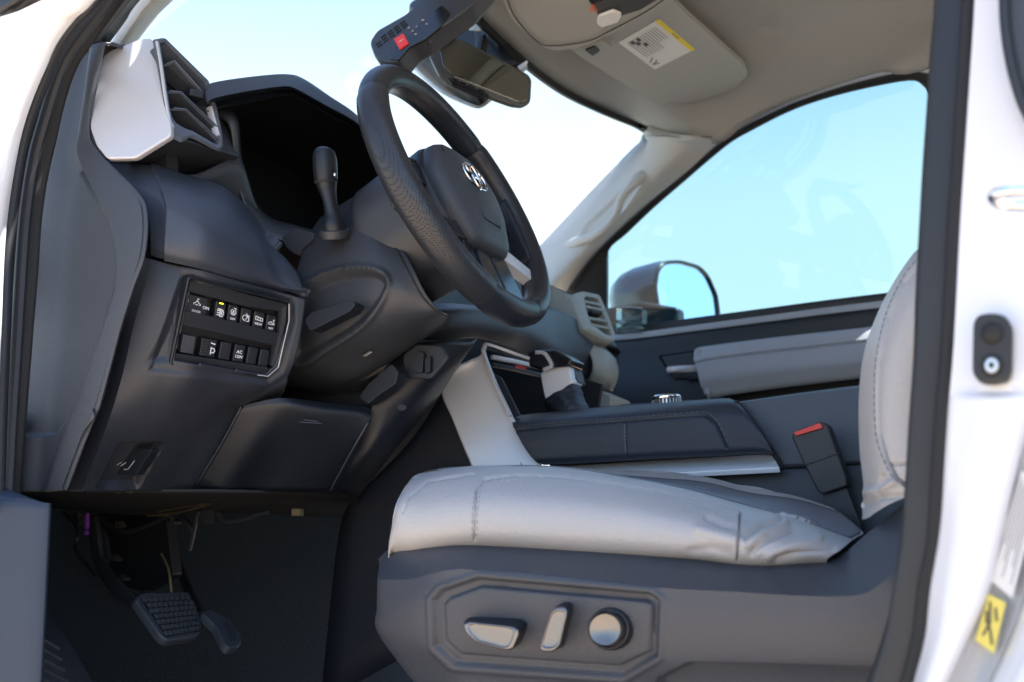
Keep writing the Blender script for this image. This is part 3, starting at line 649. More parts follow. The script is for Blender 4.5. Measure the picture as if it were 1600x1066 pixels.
sweep('mirror_arm', [PLN(745, 100, mpl)-nn*.02, P(752, 70, 1.58), P(748, 30, 1.63)], circ(.012, 10), 'black_rubber', rv, n=4)
# dash camera on the header at the left of the mirror
dc = thing('dash_camera', 'black windshield camera unit with a speaker grille and a red button', 'dash camera', tuple(P(620, 45, 1.30)))
dpl = plane3(P(580, 72, 1.30), P(650, 20, 1.33), P(625, 92, 1.29))
do = rpoly([(576, 66), (588, 48), (634, 22), (690, -30), (770, -30), (735, 10), (690, 42), (664, 62), (640, 74), (622, 97), (604, 98), (585, 90)], 7)
W = np.array([PLN(a, b, dpl) for a, b in do]); c_ = W.mean(0); nn = dpl[1]
rings('camera_body', [c_+(W-c_)*.92-nn*.035, W-nn*.028, W-nn*.004, c_+(W-c_)*.97], 'column_plastic', dc, bevel=.002)
q = Quad([PLN(582, 66, dpl), PLN(640, 25, dpl), PLN(648, 36, dpl), PLN(590, 80, dpl)])
for j in range(3):
    for i in range(5):
        if (i, j) in ((0, 0),): continue
        q.block('grille_slot', .04+i*.17, .17+i*.17, .10+j*.28, .20+j*.28, .0, .0012, 'black_matte', dc, bevel=0)
plate('front_panel', [(607, 92), (612, 78), (640, 55), (660, 30), (690, 8), (704, 20), (690, 40), (664, 61), (640, 73), (622, 94)], 'black_gloss', dc, pl=(dpl[0]+nn*.002, nn), r=3, t=.004, bevel=.0008)
q = Quad([PLN(617, 64, dpl), PLN(632, 55, dpl), PLN(640, 70, dpl), PLN(626, 80, dpl)])
rb = q.block('red_button', 0, 1, 0, 1, .001, .0045, 'red_plastic', dc, bevel=.0008); text('button_lettering', Quad([q(0, 0), q(1, 0), q(1, 1), q(0, 1)]), 'SOS', .5, .5, .0035, 'paper_white', rb, h=.0048)
for x, y, w_ in ((640, 46, 1.6), (646, 51, 1.6), (651, 56, 1.6), (652, 44, 1.2), (662, 34, 2.4), (668, 40, 1.4)):
    q = Quad([PLN(x-w_, y-1, dpl), PLN(x+w_, y-2, dpl), PLN(x+w_, y+.5, dpl), PLN(x-w_, y+1.2, dpl)]); q.block('button_mark', 0, 1, 0, 1, .0024, .0032, 'grey_print', dc, bevel=0)
sweep('camera_arm', [PLN(660, 62, dpl)-nn*.01, P(700, 36, 1.36), P(745, 0, 1.42), P(770, -30, 1.46)], circ(.011, 10, .006), 'column_plastic', dc, n=4)

# =================================================================== DASHBOARD
db = thing('dashboard', 'slate grey dashboard with silver corner vent, switch panel and hollow instrument binnacle', 'dashboard', (-1.1, 1.0, .9))
# --- dark core that fills the dashboard behind the skins
def core(name, L, Y0, Y1):
    a = np.array([P(x, y, Y0) for x, y in L]); return rings(name, [a, a+A((-.0, (Y1-Y0)*S, 0))], 'black_matte', db, bevel=0)
wbox('dash_core', -1.62, -1.30, .80, 2.10, 1.12, 1.41, 'black_matte', db)
wbox('dash_core', -1.32, -1.135, .83, 2.08, 1.12, 1.515, 'black_matte', db)
wbox('dash_core', -1.30, -1.13, .86, 1.02, 1.50, 1.60, 'black_matte', db)
plate('end_backing', [(122, 82), (232, 80), (260, 250), (262, 400), (200, 440), (118, 300)], 'black_matte', db, .94, t=.02, bevel=0)
plate('end_backing', [(128, 74), (196, 70), (190, 112), (128, 150)], 'black_matte', db, .915, t=.01, bevel=0)
plate('pad_backing', [(232, 380), (500, 450), (480, 520), (232, 450)], 'black_matte', db, pl=plane3(P(232, 400, .93), P(480, 465, 1.14), P(240, 450, .94)), t=.004, bevel=0)
# --- end cap on the near side
Lc = [(115, 72), (93, 140), (77, 205), (70, 240), (57, 300), (51, 345), (47, 400), (43, 450), (40, 510), (35, 580), (29, 645), (24, 700), (19, 768)]
Cr = [(140, 70), (131, 140), (121, 205), (117, 240), (145, 300), (170, 345), (180, 400), (177, 450), (158, 513), (136, 578), (111, 645), (90, 700), (70, 768)]
Rr = [(165, 66), (158, 98), (142, 196), (154, 236), (214, 300), (229, 338), (226, 400), (210, 450), (190, 513), (172, 580), (153, 645), (130, 700), (106, 766)]
rows = []
for l, c, r in zip(Lc, Cr, Rr):
    rows.append([(l[0]-6, l[1], .865), (l[0]+4, l[1], .862), (c[0]*.6+l[0]*.4, c[1], .864), (c[0]-3, c[1], .862), (c[0]+4, c[1], .856), (r[0]-4, r[1], .859), (r[0]+1, r[1], .866)])
crl = [(140, 60), (133, 120), (121, 205), (117, 235), (125, 256), (150, 305), (171, 345), (180, 390), (180, 420), (174, 465), (158, 513), (136, 578), (111, 645), (98, 672), (84, 682), (15, 682), (-20, 682), (-20, 60)]
crl = [(140, 30)]+Cr[:-1]+[(84, 682), (15, 682), (-30, 682), (-30, 30)]
crl = [c for c in crl if c[1] <= 682 or c[0] < 20]
def rl(pp, V):
    return -.007*sst(sdf(pp, crl), -1, 5)-.0015*np.exp(-(ldist(pp, [(153, 645), (130, 705), (107, 766)])/2)**2)
patch('end_cap', rows, 'slate_plastic', db, nu=11, nv=16, thick=.006, relief=rl, label='slate end cap of the dashboard with a sunken panel')
patch('end_cap_hood', [[(118, 76, .865), (140, 70, .86), (168, 66, .875), (192, 72, .90)], [(135, 70, .93), (150, 66, .93), (178, 66, .95), (200, 74, .97)]], 'slate_plastic', db, nu=5, nv=4)
# --- silver corner vent
vf = plane3(P(240, 62, .905), P(343, 235, 1.0), P(268, 214, .905))
vent = vf
side = [(161, 90), (172, 80), (218, 62), (235, 60), (240, 66), (262, 182), (268, 193), (268, 213), (212, 248), (168, 249), (151, 228), (141, 200), (146, 160)]
sp = plane3(P(150, 200, .865), P(262, 190, .902), P(212, 246, .875))
Ws = np.array([PLN(a, b, sp) for a, b in rpoly(side, 6)]); cs_ = Ws.mean(0)
rings('vent_shell', [Ws+A((-.004, .008, 0)), Ws-sp[1]*.001, cs_+(Ws-cs_)*.985+sp[1]*.0015], 'silver_satin', db, bevel=.0015, label='satin silver side of the corner vent')
fo = [(240, 61), (257, 58), (327, 126), (340, 170), (348, 210), (349, 232), (343, 236), (300, 214), (284, 222), (268, 213), (268, 192), (262, 184)]
fi = [(250, 67), (258, 66), (321, 130), (333, 170), (341, 208), (342, 224), (338, 226), (302, 205), (288, 200), (275, 192), (270, 184), (266, 172)]
Fo = np.array([PLN(a, b, vf) for a, b in rpoly(fo, 3, 3)]); Fi = np.array([PLN(a, b, vf) for a, b in rpoly(fi, 3, 3)]); nn = vf[1]
rings('vent_bezel', [Fo-nn*.002, Fo*.7+Fi*.3+nn*.0015, Fi, Fi-nn*.035], 'vent_grey', db, False, False, bevel=.0008)
rings('vent_cavity', [Fi-nn*.030, Fi-nn*.032], 'black_matte', db, bevel=0)
D_ = PLN(175, 150, sp)-PLN(255, 150, sp); D_ = D_/np.linalg.norm(D_); dn = A((0, 0, -1.))
for (x0, y0), (x1, y1), (x2, y2) in (((250, 89), (272, 95), (333, 163)), ((259, 137), (282, 144), (339, 198)), ((265, 164), (290, 171), (343, 219))):
    a, b, c = (PLN(x, y, vf) for x, y in ((x0, y0), (x1, y1), (x2, y2)))
    a = a-sp[1]*(.014 if y0 < 100 else .007)-D_*.002
    top = [a-nn*.001, b-nn*.0, c-nn*.002, c+D_*.028, b+D_*.028, a+D_*.028]
    rings('vent_slat', [np.array(top), np.array(top)+dn*.0028], 'vent_grey', db, bevel=.0007)
    sweep('slat_edge', [a, b, c], circ(.0013, 6), 'vent_grey', db)
sweep('vent_trim', [PLN(a, b, vf)+nn*.001 for a, b in ((244, 66), (250, 100), (257, 150), (264, 186), (270, 200))], circ(.0022, 8, .0016), 'silver_satin', db, n=3)
sweep('vent_trim', [PLN(a, b, vf)-nn*.004 for a, b in ((330, 166), (336, 190), (342, 212))], circ(.0022, 8, .005), 'silver_satin', db, n=3)
kn = PLN(306, 148, vf); boxes('vent_tab', [(kn-nn*.004, A((.004, .010, 0)), nn*.008, A((0, 0, .005)))], 'dark_plastic', db, bevel=.002)
# underside of the vent and block to its right
bpl_ = plane3(P(170, 250, .872), P(268, 214, .907), P(372, 246, 1.06))
plate('vent_base', [(167, 249), (212, 248), (268, 214), (293, 222), (346, 237), (374, 245), (371, 249), (306, 276), (240, 262)], 'column_plastic', db, pl=bpl_, t=.004, bevel=.001)
plate('vent_block', [(322, 128), (344, 177), (366, 186), (370, 194), (375, 243), (372, 246), (345, 238), (300, 225), (318, 150)], 'slate_plastic', db, pl=plane3(P(344, 176, 1.07), P(368, 190, 1.10), P(372, 245, 1.08)), r=2, t=.006, bevel=.002)
patch('vent_backing', [[(168, 252, .90), (250, 262, .93), (306, 274, 1.0), (372, 248, 1.07), (392, 300, 1.12)], [(200, 330, .94), (260, 330, .98), (320, 330, 1.05), (390, 330, 1.12), (410, 340, 1.15)]], 'column_plastic', db, nu=4, nv=4)
# --- padded upper knee section
def row(L, Ys): return [(a, b, y) for (a, b), y in zip(L, Ys)]
rows = [row([(168, 251), (196, 251), (236, 254), (300, 276), (350, 292), (392, 330), (418, 372)], (.893, .905, .92, .98, 1.03, 1.09, 1.12)),
        row([(196, 284), (218, 284), (250, 284), (310, 306), (362, 325), (405, 360), (440, 388)], (.885, .890, .90, .945, 1.00, 1.06, 1.10)),
        row([(222, 318), (240, 318), (260, 320), (318, 345), (370, 366), (420, 392), (464, 414)], (.883, .886, .887, .925, .98, 1.045, 1.095)),
        row([(230, 350), (245, 351), (259, 353), (318, 372), (372, 392), (424, 414), (474, 434)], (.882, .884, .884, .92, .975, 1.04, 1.09)),
        row([(231, 385), (243, 387), (257, 390), (315, 404), (370, 421), (424, 440), (481, 460)], (.883, .884, .885, .922, .977, 1.042, 1.09)),
        row([(232, 402), (243, 405), (257, 408), (315, 421), (370, 437), (424, 452), (482, 466)], (.893, .893, .895, .932, .987, 1.052, 1.10))]
def rl(pp, V):
    fac = sdf(pp, [(408, 372), (432, 440), (470, 475), (500, 470), (500, 380), (440, 340)])
    return -.006*sst(fac, -8, 14)-.004*sst(sdf(pp, [(150, 225), (234, 246), (248, 284), (258, 320), (257, 353), (255, 390), (255, 425), (200, 425)]), -2, 3)
rows = tighten(rows, 2)
patch('knee_pad', rows, 'slate_soft', db, nu=14, nv=14, thick=.005, relief=rl, label='padded slate section above the switch panel')
# --- knee panel with the switch opening
SW = [(292, 431), (454, 472), (453, 500), (436, 575), (417, 591), (263, 569)]
rows = [row([(226, 402), (236, 405), (262, 411), (320, 423), (375, 439), (430, 454), (478, 468)], (.900, .892, .905, .937, .99, 1.05, 1.09)),
        row([(208, 452), (224, 455), (262, 462), (318, 474), (372, 490), (425, 502), (472, 512)], (.895, .888, .905, .94, .99, 1.05, 1.09)),
        row([(190, 512), (208, 512), (252, 516), (310, 528), (364, 542), (415, 552), (462, 560)], (.892, .887, .905, .943, .995, 1.05, 1.09)),
        row([(172, 580), (193, 580), (240, 580), (300, 588), (350, 596), (400, 604), (446, 598)], (.892, .888, .91, .95, 1.0, 1.05, 1.095)),
        row([(153, 645), (174, 645), (215, 645), (275, 645), (325, 645), (366, 640), (432, 622)], (.892, .889, .92, .965, 1.01, 1.055, 1.12)),
        row([(130, 705), (152, 705), (190, 705), (245, 705), (295, 705), (335, 702), (350, 702)], (.894, .892, .93, .98, 1.03, 1.065, 1.10)),
        row([(106, 768), (128, 768), (160, 769), (215, 768), (260, 768), (300, 768), (302, 768)], (.898, .896, .94, .99, 1.045, 1.085, 1.10))]
pock = [(188, 692), (256, 694), (216, 764), (150, 764)]
def rl(pp, V):
    z = -.012*sst(sdf(pp, pock), -2, 5)
    z += -.004*sst(sdf(pp, [(285, 425), (460, 468), (462, 500), (442, 582), (420, 600), (232, 580)]), -3, 6)
    z += -.006*sst(sdf(pp, [(282, 430), (290, 440), (268, 570), (222, 570), (240, 540), (262, 500)]), -2, 14)
    z += .003*sst(sdf(pp, [(372, 632), (452, 590), (460, 610), (430, 660)]), -2, 4)
    return z
hole = [(300, 439), (449, 477), (448, 498), (432, 570), (414, 585), (272, 563)]
rows = tighten(rows, 2, .25)
patch('knee_panel', rows, 'under_plastic', db, nu=20, nv=20, thick=.005, relief=rl, holes=(hole,), su=(1,), label='slate lower panel around the switches')
swp = plane3(P(292, 431, .915), P(454, 472, 1.066), P(263, 569, .925))
SWr = rpoly(SW, 4, 3); So = np.array([PLN(a, b, swp) for a, b in SWr]); c_ = So.mean(0); nn = swp[1]
def insw(k): return c_+(So-c_)*k
down = A((-.012, .006, 0))
rings('switch_bezel', [insw(1.0)-nn*.012, insw(1.0)+nn*.003, insw(.985)+nn*.0045, insw(.955)+nn*.003, insw(.93)-nn*.012, insw(.90)-nn*.022], 'dark_plastic', db, False, True, bevel=.0006, label='black surround of the switch rows')
sweep('bezel_line', [PLN(a, b, swp)+nn*.0048 for a, b in ((449, 474), (449, 500), (432, 573), (416, 587), (400, 585))], circ(.0007, 6), 'silver_satin', db)
bp_ = (swp[0]-nn*.012, nn)
# ledge between the rows and angled blank strips
plate('switch_ledge', [(284, 486), (300, 487), (434, 520), (438, 530), (432, 541), (283, 508)], 'dark_plastic', db, pl=(swp[0]-nn*.003, nn), r=2, t=.018, bevel=.002)
plate('switch_ledge', [(292, 437), (448, 475), (447, 488), (380, 478), (293, 455)], 'dark_plastic', db, pl=(swp[0]-nn*.003, nn), r=2, t=.018, bevel=.002)
plate('switch_ledge', [(268, 551), (420, 574), (416, 585), (268, 564)], 'dark_plastic', db, pl=(swp[0]-nn*.003, nn), r=2, t=.018, bevel=.002)
plate('switch_side', [(442, 480), (448, 477), (447, 500), (430, 572), (424, 572), (437, 520)], 'column_plastic', db, pl=(swp[0]-nn*.001, nn), r=1, t=.015, bevel=.001)
# switches: (tl,tr,br,bl) px of each key and its print
top_ = lambda x: 457+ (x-290)*.245
def key(L, icon, kind='button', seam=True, h=.006, mat='dark_plastic'):
    q = Quad([PLN(a, b, bp_) for a, b in L])
    o = q.block('switch_button', .03, .97, 0, 1, -.004, h, mat, db, taper=.03, bevel=.0012)
    if icon: icon(o, q, h+.0003)
    return o
wd = .00042
def car(o, q, h, cx=.5, cy=.42, s=.34, extra=()):
    L = [[(-1, .35), (-1, 0), (-.55, -.1), (-.3, -.5), (.3, -.5), (.45, -.1), (1, 0), (1, .35), (.7, .35)], [(-.4, .35), (.3, .35)]]
    strokes('printed_icon', q, [[(cx+a*s*q.H/q.W*.9, cy+b*s) for a, b in l] for l in L+list(extra)], wd, 'white_print', o, h=h)
def ring_(cx, cy, r, q, a0=0, a1=360, n=12): return [(cx+r*math.cos(math.radians(a0+(a1-a0)*i/n)), cy+r*math.sin(math.radians(a0+(a1-a0)*i/n))*q.W/q.H) for i in range(n+1)]
def i_bed(o, q, h):
    car(o, q, h, .5, .42, .2, [[(-.1, -.7), (.2, -1.2)], [(0, -1.2), (.4, -1.2)]])
    text('printed_lettering', q, 'DOOR', .5, .84, .0028, 'white_print', o, h=h, bold=.00003); text('printed_lettering', q, 'R', .10, .38, .003, 'white_print', o, h=h, bold=.00003); text('printed_lettering', q, 'ON', .88, .55, .004, 'white_print', o, h=h, bold=.00003)
def i_park(o, q, h):
    q.block('indicator', .34, .66, .07, .13, h, h+.0004, 'indicator_yellow', o, bevel=0)
    strokes('printed_icon', q, [[(.25, .5), (.45, .5)], [(.25, .62), (.45, .62)], [(.25, .74), (.45, .74)], [(.5, .42), (.72, .45), (.8, .6), (.72, .78), (.5, .8), (.5, .42)], [(.62, .52), (.62, .7)], [(.3, .42), (.45, .42)]], wd*1.4, 'white_print', o, h=h)
def i_off(o, q, h):
    strokes('printed_icon', q, [ring_(.5, .4, .22, q, -60, 240), [(.5, .30), (.42, .5)], [(.5, .30), (.58, .5)], [(.55, .18), (.7, .2)]], wd*1.2, 'white_print', o, h=h); text('printed_lettering', q, 'OFF', .5, .78, .003, 'white_print', o, h=h, bold=.00004)
def i_hill(o, q, h):
    strokes('printed_icon', q, [ring_(.42, .55, .2, q, 80, 330), [(.5, .62), (.72, .38), (.78, .7), (.6, .72)], [(.5, .3), (.62, .42)]], wd*1.2, 'white_print', o, h=h)
def i_view(o, q, h):
    strokes('printed_icon', q, [[(.2, .3), (.8, .36), (.8, .52), (.2, .48), (.2, .3)], [(.4, .32), (.4, .5)], [(.6, .34), (.6, .52)]], wd, 'white_print', o, h=h); text('printed_lettering', q, 'VIEW', .5, .72, .0032, 'white_print', o, h=h, bold=.00005)
def i_gate(o, q, h):
    car(o, q, h, .45, .5, .17, [[(.9, -.6), (1.1, -1.3)], [(.9, -1.3), (1.3, -1.2)], [(1.3, -.3), (1.5, .3)]]); text('printed_lettering', q, 'OFF', .5, .80, .0028, 'white_print', o, h=h, bold=.00003)
def i_ac(o, q, h): text('printed_lettering', q, 'AC', .5, .42, .0042, 'white_print', o, h=h, bold=.00008); text('printed_lettering', q, '120V', .5, .68, .0038, 'white_print', o, h=h, bold=.00008)
T = lambda x: (x, 456+(x-288)*.262); B = lambda x: (x-4, 486+(x-288)*.235)
for x0, x1, ic in ((288, 325, i_bed), (334, 352, i_park), (354, 372, i_off), (374, 392, i_hill), (394, 412, i_view), (414, 431, i_gate)):
    key([T(x0), T(x1), B(x1), B(x0)], ic)
T = lambda x: (x, 520+(x-282)*.188); B = lambda x: (x-5, 550+(x-282)*.17)
for x0, x1, ic in ((282, 305, None), (342, 361, None), (364, 382, i_ac), (385, 402, None), (404, 420, None)):
    key([T(x0), T(x1), B(x1), B(x0)], ic, mat='slate_plastic' if x0 == 282 else 'dark_plastic')
q = Quad([PLN(*T(313), bp_), PLN(*T(338), bp_), PLN(*B(338), bp_), PLN(*B(313), bp_)])
dw = q.block('dimmer_switch', 0, 1, 0, 1, -.004, .005, 'dark_plastic', db, taper=.03, bevel=.001)
for k in range(6): q.block('wheel_ridge', .08, .36, .1+k*.14, .17+k*.14, .005, .0075, 'column_plastic', dw, bevel=.0004)
strokes('printed_icon', q, [[(.62, .22), (.85, .25)], [(.66, .45), (.66, .8)], [(.66, .47), (.85, .5), (.9, .62), (.82, .72), (.66, .7)]], wd*1.6, 'white_print', dw, h=.0055)
# hood release pocket lever
hr = plate('hood_release', [(196, 700), (238, 702), (212, 742), (182, 742)], 'dark_plastic', db, .955, r=4, t=.012, bevel=.003)
q = Quad([P(184, 716, .948), P(214, 716, .948), P(204, 738, .948), P(176, 738, .948)]); strokes('embossed_icon', q, [[(.1, .5), (.3, .3)], [(.35, .55), (.55, .3)], [(.6, .8), (.8, .8), (.95, .2)]], .0006, 'stitch_pale', hr, h=.0005)
# --- lower panel under the column
rows = [row([(378, 634), (420, 624), (450, 622), (500, 628), (560, 634), (580, 640)], (1.06, 1.08, 1.10, 1.15, 1.2, 1.22)),
        row([(372, 648), (415, 642), (450, 640), (500, 645), (556, 652), (578, 660)], (1.06, 1.08, 1.10, 1.14, 1.19, 1.21)),
        row([(345, 695), (390, 695), (430, 695), (485, 698), (535, 702), (556, 704)], (1.07, 1.09, 1.12, 1.16, 1.2, 1.22)),
        row([(300, 768), (350, 768), (390, 768), (445, 768), (498, 768), (522, 768)], (1.09, 1.11, 1.15, 1.18, 1.22, 1.25))]
patch('column_cover', rows, 'dark_plastic', db, nu=8, nv=8, thick=.005, label='dark lower panel under the steering column')
sweep('panel_seam', [P(377, 636, 1.058), P(345, 695, 1.068), P(301, 767, 1.088)], circ(.0012, 6), 'slate_soft', db, n=3)
sweep('panel_seam', [P(575, 661, 1.205), P(550, 704, 1.212), P(516, 766, 1.24)], circ(.0012, 6), 'slate_soft', db, n=3)
q = Quad([P(468, 655, 1.12), P(502, 657, 1.14), P(502, 667, 1.14), P(468, 665, 1.12)]); strokes('embossed_icon', q, [[(0, .5), (1, .5)], [(.2, .1), (.8, .2)]], .0005, 'under_plastic', db, h=.002)
# right strip of the lower panel, beside the console
rows = [row([(620, 545), (660, 535), (700, 533), (736, 536), (746, 530)], (1.26, 1.27, 1.30, 1.36, 1.40)),
        row([(600, 590), (640, 590), (680, 585), (705, 582), (716, 573)], (1.25, 1.26, 1.29, 1.34, 1.40)),
        row([(578, 640), (610, 640), (645, 636), (672, 630), (682, 625)], (1.23, 1.25, 1.28, 1.33, 1.40)),
        row([(552, 705), (580, 705), (600, 700), (620, 695), (626, 692)], (1.24, 1.25, 1.28, 1.33, 1.40)),
        row([(518, 768), (530, 770), (545, 772), (556, 775), (560, 776)], (1.26, 1.28, 1.30, 1.34, 1.40))]
patch('knee_strip', rows, 'dark_plastic', db, nu=7, nv=8, thick=.005)
plate('trim_wedge', [(560, 620), (575, 600), (612, 568), (622, 580), (618, 600), (590, 618), (574, 632)], 'dark_plastic', db, 1.20, r=4, t=.02, bevel=.003)
# hollow behind the column
rows = [row([(436, 600), (500, 605), (560, 612), (590, 600)], (1.25,)*4), row([(436, 630), (500, 640), (560, 640), (590, 640)], (1.25,)*4)]
patch('column_recess', rows, 'black_matte', db, nu=3, nv=3)
# connector socket near the column foot
cs = plate('socket_plate', [(628, 555), (650, 538), (690, 540), (700, 560), (672, 592), (634, 590)], 'under_plastic', db, 1.235, r=5, t=.006, bevel=.002)
for L in ([(642, 560), (655, 548), (662, 552), (660, 582), (646, 582)], [(664, 560), (672, 556), (672, 580), (664, 584)]): plate('socket', L, 'dark_plastic', cs, 1.228, r=1, t=.006, bevel=.001)
disc('trim_button', 629, 637, 7, 5, 1.225, 0, .002, 'under_plastic', db)
# --- bottom closing panel and hardware seen under the dash
rows = [[(20, 768, .90), (200, 768, 1.0), (400, 770, 1.15), (560, 776, 1.36)], [(60, 778, 1.0), (230, 784, 1.1), (420, 780, 1.25), (560, 786, 1.42)], [(60, 792, 1.15), (240, 806, 1.25), (420, 788, 1.4), (560, 790, 1.5)]]
patch('under_panel', rows, 'black_matte', db, nu=5, nv=4)
for x, y in ((100, 770), (184, 768), (203, 768)): disc('fastener', x, y, 6, 3, .985, 0, .004, 'knob_metal', db)

# --- instrument binnacle
HX = -1.065
t0 = [(318, 140), (333, 129), (400, 119), (450, 116), (476, 124), (515, 150), (558, 180), (590, 222), (612, 262), (640, 310)]
t1 = [(322, 160), (340, 152), (396, 141), (443, 135), (463, 139), (508, 164), (560, 194), (585, 232), (606, 270), (632, 315)]
t2 = [(326, 174), (344, 167), (398, 156), (446, 147), (468, 153), (508, 176), (560, 205), (580, 238), (600, 275), (625, 318)]
rows = [[P(a+4, b+10, HX-.17, 'x') for a, b in t0], [P(a, b, HX-.015, 'x') for a, b in t0], [P(a, b, HX, 'x') for a, b in t1], [P((a+c)/2, (b+d)/2, HX-.03, 'x') for (a, b), (c, d) in zip(t1, t2)], [P(a, b, HX-.02, 'x') for a, b in t2], [P(a+1, b+3, HX-.03, 'x') for a, b in t2], [P(a+1, b+3, HX-.22, 'x') for a, b in t2]]
patch('binnacle_hood', rows, 'dark_plastic', db, nu=5, nv=4, sv=(1, 2, 3, 4, 5), thick=.003, sharp=40)
# rim of the opening on the left and below
lw = [(342, 168), (368, 190), (374, 245), (380, 275), (394, 318), (420, 346), (452, 356), (490, 366)]
lo = [(330, 176), (358, 196), (366, 248), (374, 290), (388, 330), (408, 358), (440, 374), (478, 386)]
rows = [[P(a, b, y) for (a, b), y in zip(lo, (1.05, 1.06, 1.08, 1.09, 1.10, 1.11, 1.13, 1.16))], [P(a, b, y) for (a, b), y in zip(lw, (1.06, 1.07, 1.09, 1.11, 1.12, 1.14, 1.17, 1.20))], [P(a+3, b-6, y) for (a, b), y in zip(lw, (1.10, 1.10, 1.12, 1.14, 1.16, 1.18, 1.21, 1.24))]]
patch('binnacle_rim', rows, 'column_plastic', db, nu=5, nv=4, su=(), thick=.003)
# cavity walls
cav = [(336, 158), (446, 142), (566, 205), (640, 318), (640, 400), (500, 400), (470, 385), (410, 362), (372, 300), (356, 200)]
W0 = np.array([P(a, b, HX-.06 if b < 330 else HX-.03, 'x') for a, b in cav]); c_ = W0.mean(0)
rings('binnacle_cavity', [W0, c_+(W0-c_)*.95+A((-.17, .02, -.02))], mk('cavity_black', (.003, .004, .005), .6) and 'cavity_black', db, False, True, bevel=0)
plate('rim_foot', [(440, 372), (462, 356), (490, 364), (488, 374), (462, 398), (448, 388)], 'column_plastic', db, 1.13, r=2, t=.02, bevel=.002)
plate('rim_foot', [(570, 304), (600, 290), (620, 300), (600, 330), (566, 320)], 'dark_plastic', db, 1.32, r=2, t=.02, bevel=.002)
# --- passenger side of the dashboard
rows = [[(640, 478, 1.32), (700, 474, 1.36), (755, 478, 1.46), (830, 478, 1.7), (880, 488, 1.88), (930, 520, 2.08), (966, 545, 2.2)],
        [(640, 490, 1.28), (700, 486, 1.33), (755, 490, 1.43), (830, 508, 1.66), (880, 528, 1.85), (935, 552, 2.06), (966, 572, 2.18)],
        [(640, 510, 1.28), (700, 510, 1.33), (755, 512, 1.43), (830, 530, 1.66), (880, 556, 1.84), (925, 580, 2.04), (962, 592, 2.17)],
        [(635, 530, 1.30), (700, 532, 1.35), (755, 530, 1.46), (830, 556, 1.70), (880, 590, 1.88), (920, 605, 2.06), (957, 612, 2.18)]]
patch('passenger_pad', rows, 'slate_plastic', db, nu=8, nv=6, thick=.005, label='dark pad running across to the far side')
def ends(name, L, YY, mat, t): return plate(name, L, mat, db, YY, r=4, t=t, bevel=.003)
rows = [[(913, 535, 2.02), (945, 545, 2.06), (963, 562, 2.12)], [(926, 560, 2.0), (950, 570, 2.04), (967, 578, 2.11)], [(926, 580, 2.0), (950, 590, 2.04), (964, 596, 2.11)], [(918, 598, 2.02), (940, 606, 2.06), (957, 612, 2.12)]]
patch('pad_end', rows, 'console_grey', db, nu=5, nv=5, label='pale end block of the passenger side pad')
ends('pad_end', [(914, 606), (920, 604), (954, 619), (952, 640), (908, 640)], 2.0, 'console_grey', .1)
plate('glovebox', [(700, 530), (920, 604), (910, 700), (640, 700)], 'black_matte', db, 2.02, t=.1)
# upper dash behind the wheel, toward the passenger vent
rows = [[(630, 300, 1.5), (700, 335, 1.65), (800, 402, 1.9), (855, 442, 2.05), (885, 456, 2.12)], [(630, 420, 1.42), (700, 450, 1.58), (800, 465, 1.8), (850, 478, 1.95), (902, 498, 2.05)], [(630, 490, 1.42), (700, 490, 1.58), (800, 490, 1.8), (850, 500, 1.95), (890, 515, 2.08)]]
patch('upper_dash', rows, 'slate_plastic', db, nu=6, nv=6, su=(), sv=(1,))
plate('upper_trim', [(862, 448), (884, 458), (900, 496), (898, 504), (858, 480)], 'console_grey', db, 1.97, r=2, t=.03, bevel=.003)
# passenger vent
pv = plane3(P(905, 456, 2.02), P(940, 462, 2.14), P(930, 512, 2.02))
fo = [(893, 460), (912, 454), (937, 459), (945, 474), (965, 528), (961, 534), (948, 531), (914, 513), (904, 490)]
fi = [(914, 464), (917, 462), (936, 466), (940, 478), (957, 521), (956, 524), (948, 522), (926, 506), (919, 488)]
Fo = np.array([PLN(a, b, pv) for a, b in rpoly(fo, 3, 3)]); Fi = np.array([PLN(a, b, pv) for a, b in rpoly(fi, 2, 3)]); nn = pv[1]
rings('vent_bezel', [Fo-nn*.06, Fo-nn*.004, Fo*.7+Fi*.3, Fi-nn*.002, Fi-nn*.03], 'console_grey', db, False, False, bevel=.001, label='pale frame of the far corner vent')
rings('vent_cavity', [Fi-nn*.028, Fi-nn*.032], 'black_matte', db, bevel=0)
for (x0, y0), (x1, y1) in (((914, 471), (939, 476)), ((917, 479), (944, 485)), ((921, 497), (951, 502)), ((924, 507), (955, 514))):
    a, b = PLN(x0, y0, pv), PLN(x1, y1, pv); t = (b-a)/2; boxes('vent_slat', [((a+b)/2-nn*.008, t, nn*.008, A((0, 0, .0028)))], 'console_grey', db, bevel=.001)
a = PLN(930, 490, pv); boxes('vent_tab', [(a-nn*.002, A((.006, .014, 0)), nn*.008, A((0, 0, .004)))], 'dark_plastic', db, bevel=.002)
rows = [[(855, 482, 1.93), (905, 500, 2.0), (960, 534, 2.12)], [(872, 500, 1.96), (920, 526, 2.02), (968, 548, 2.14)], [(880, 505, 2.05), (925, 530, 2.12), (968, 556, 2.2)]]
patch('vent_underside', rows, 'dark_plastic', db, nu=5, nv=4)

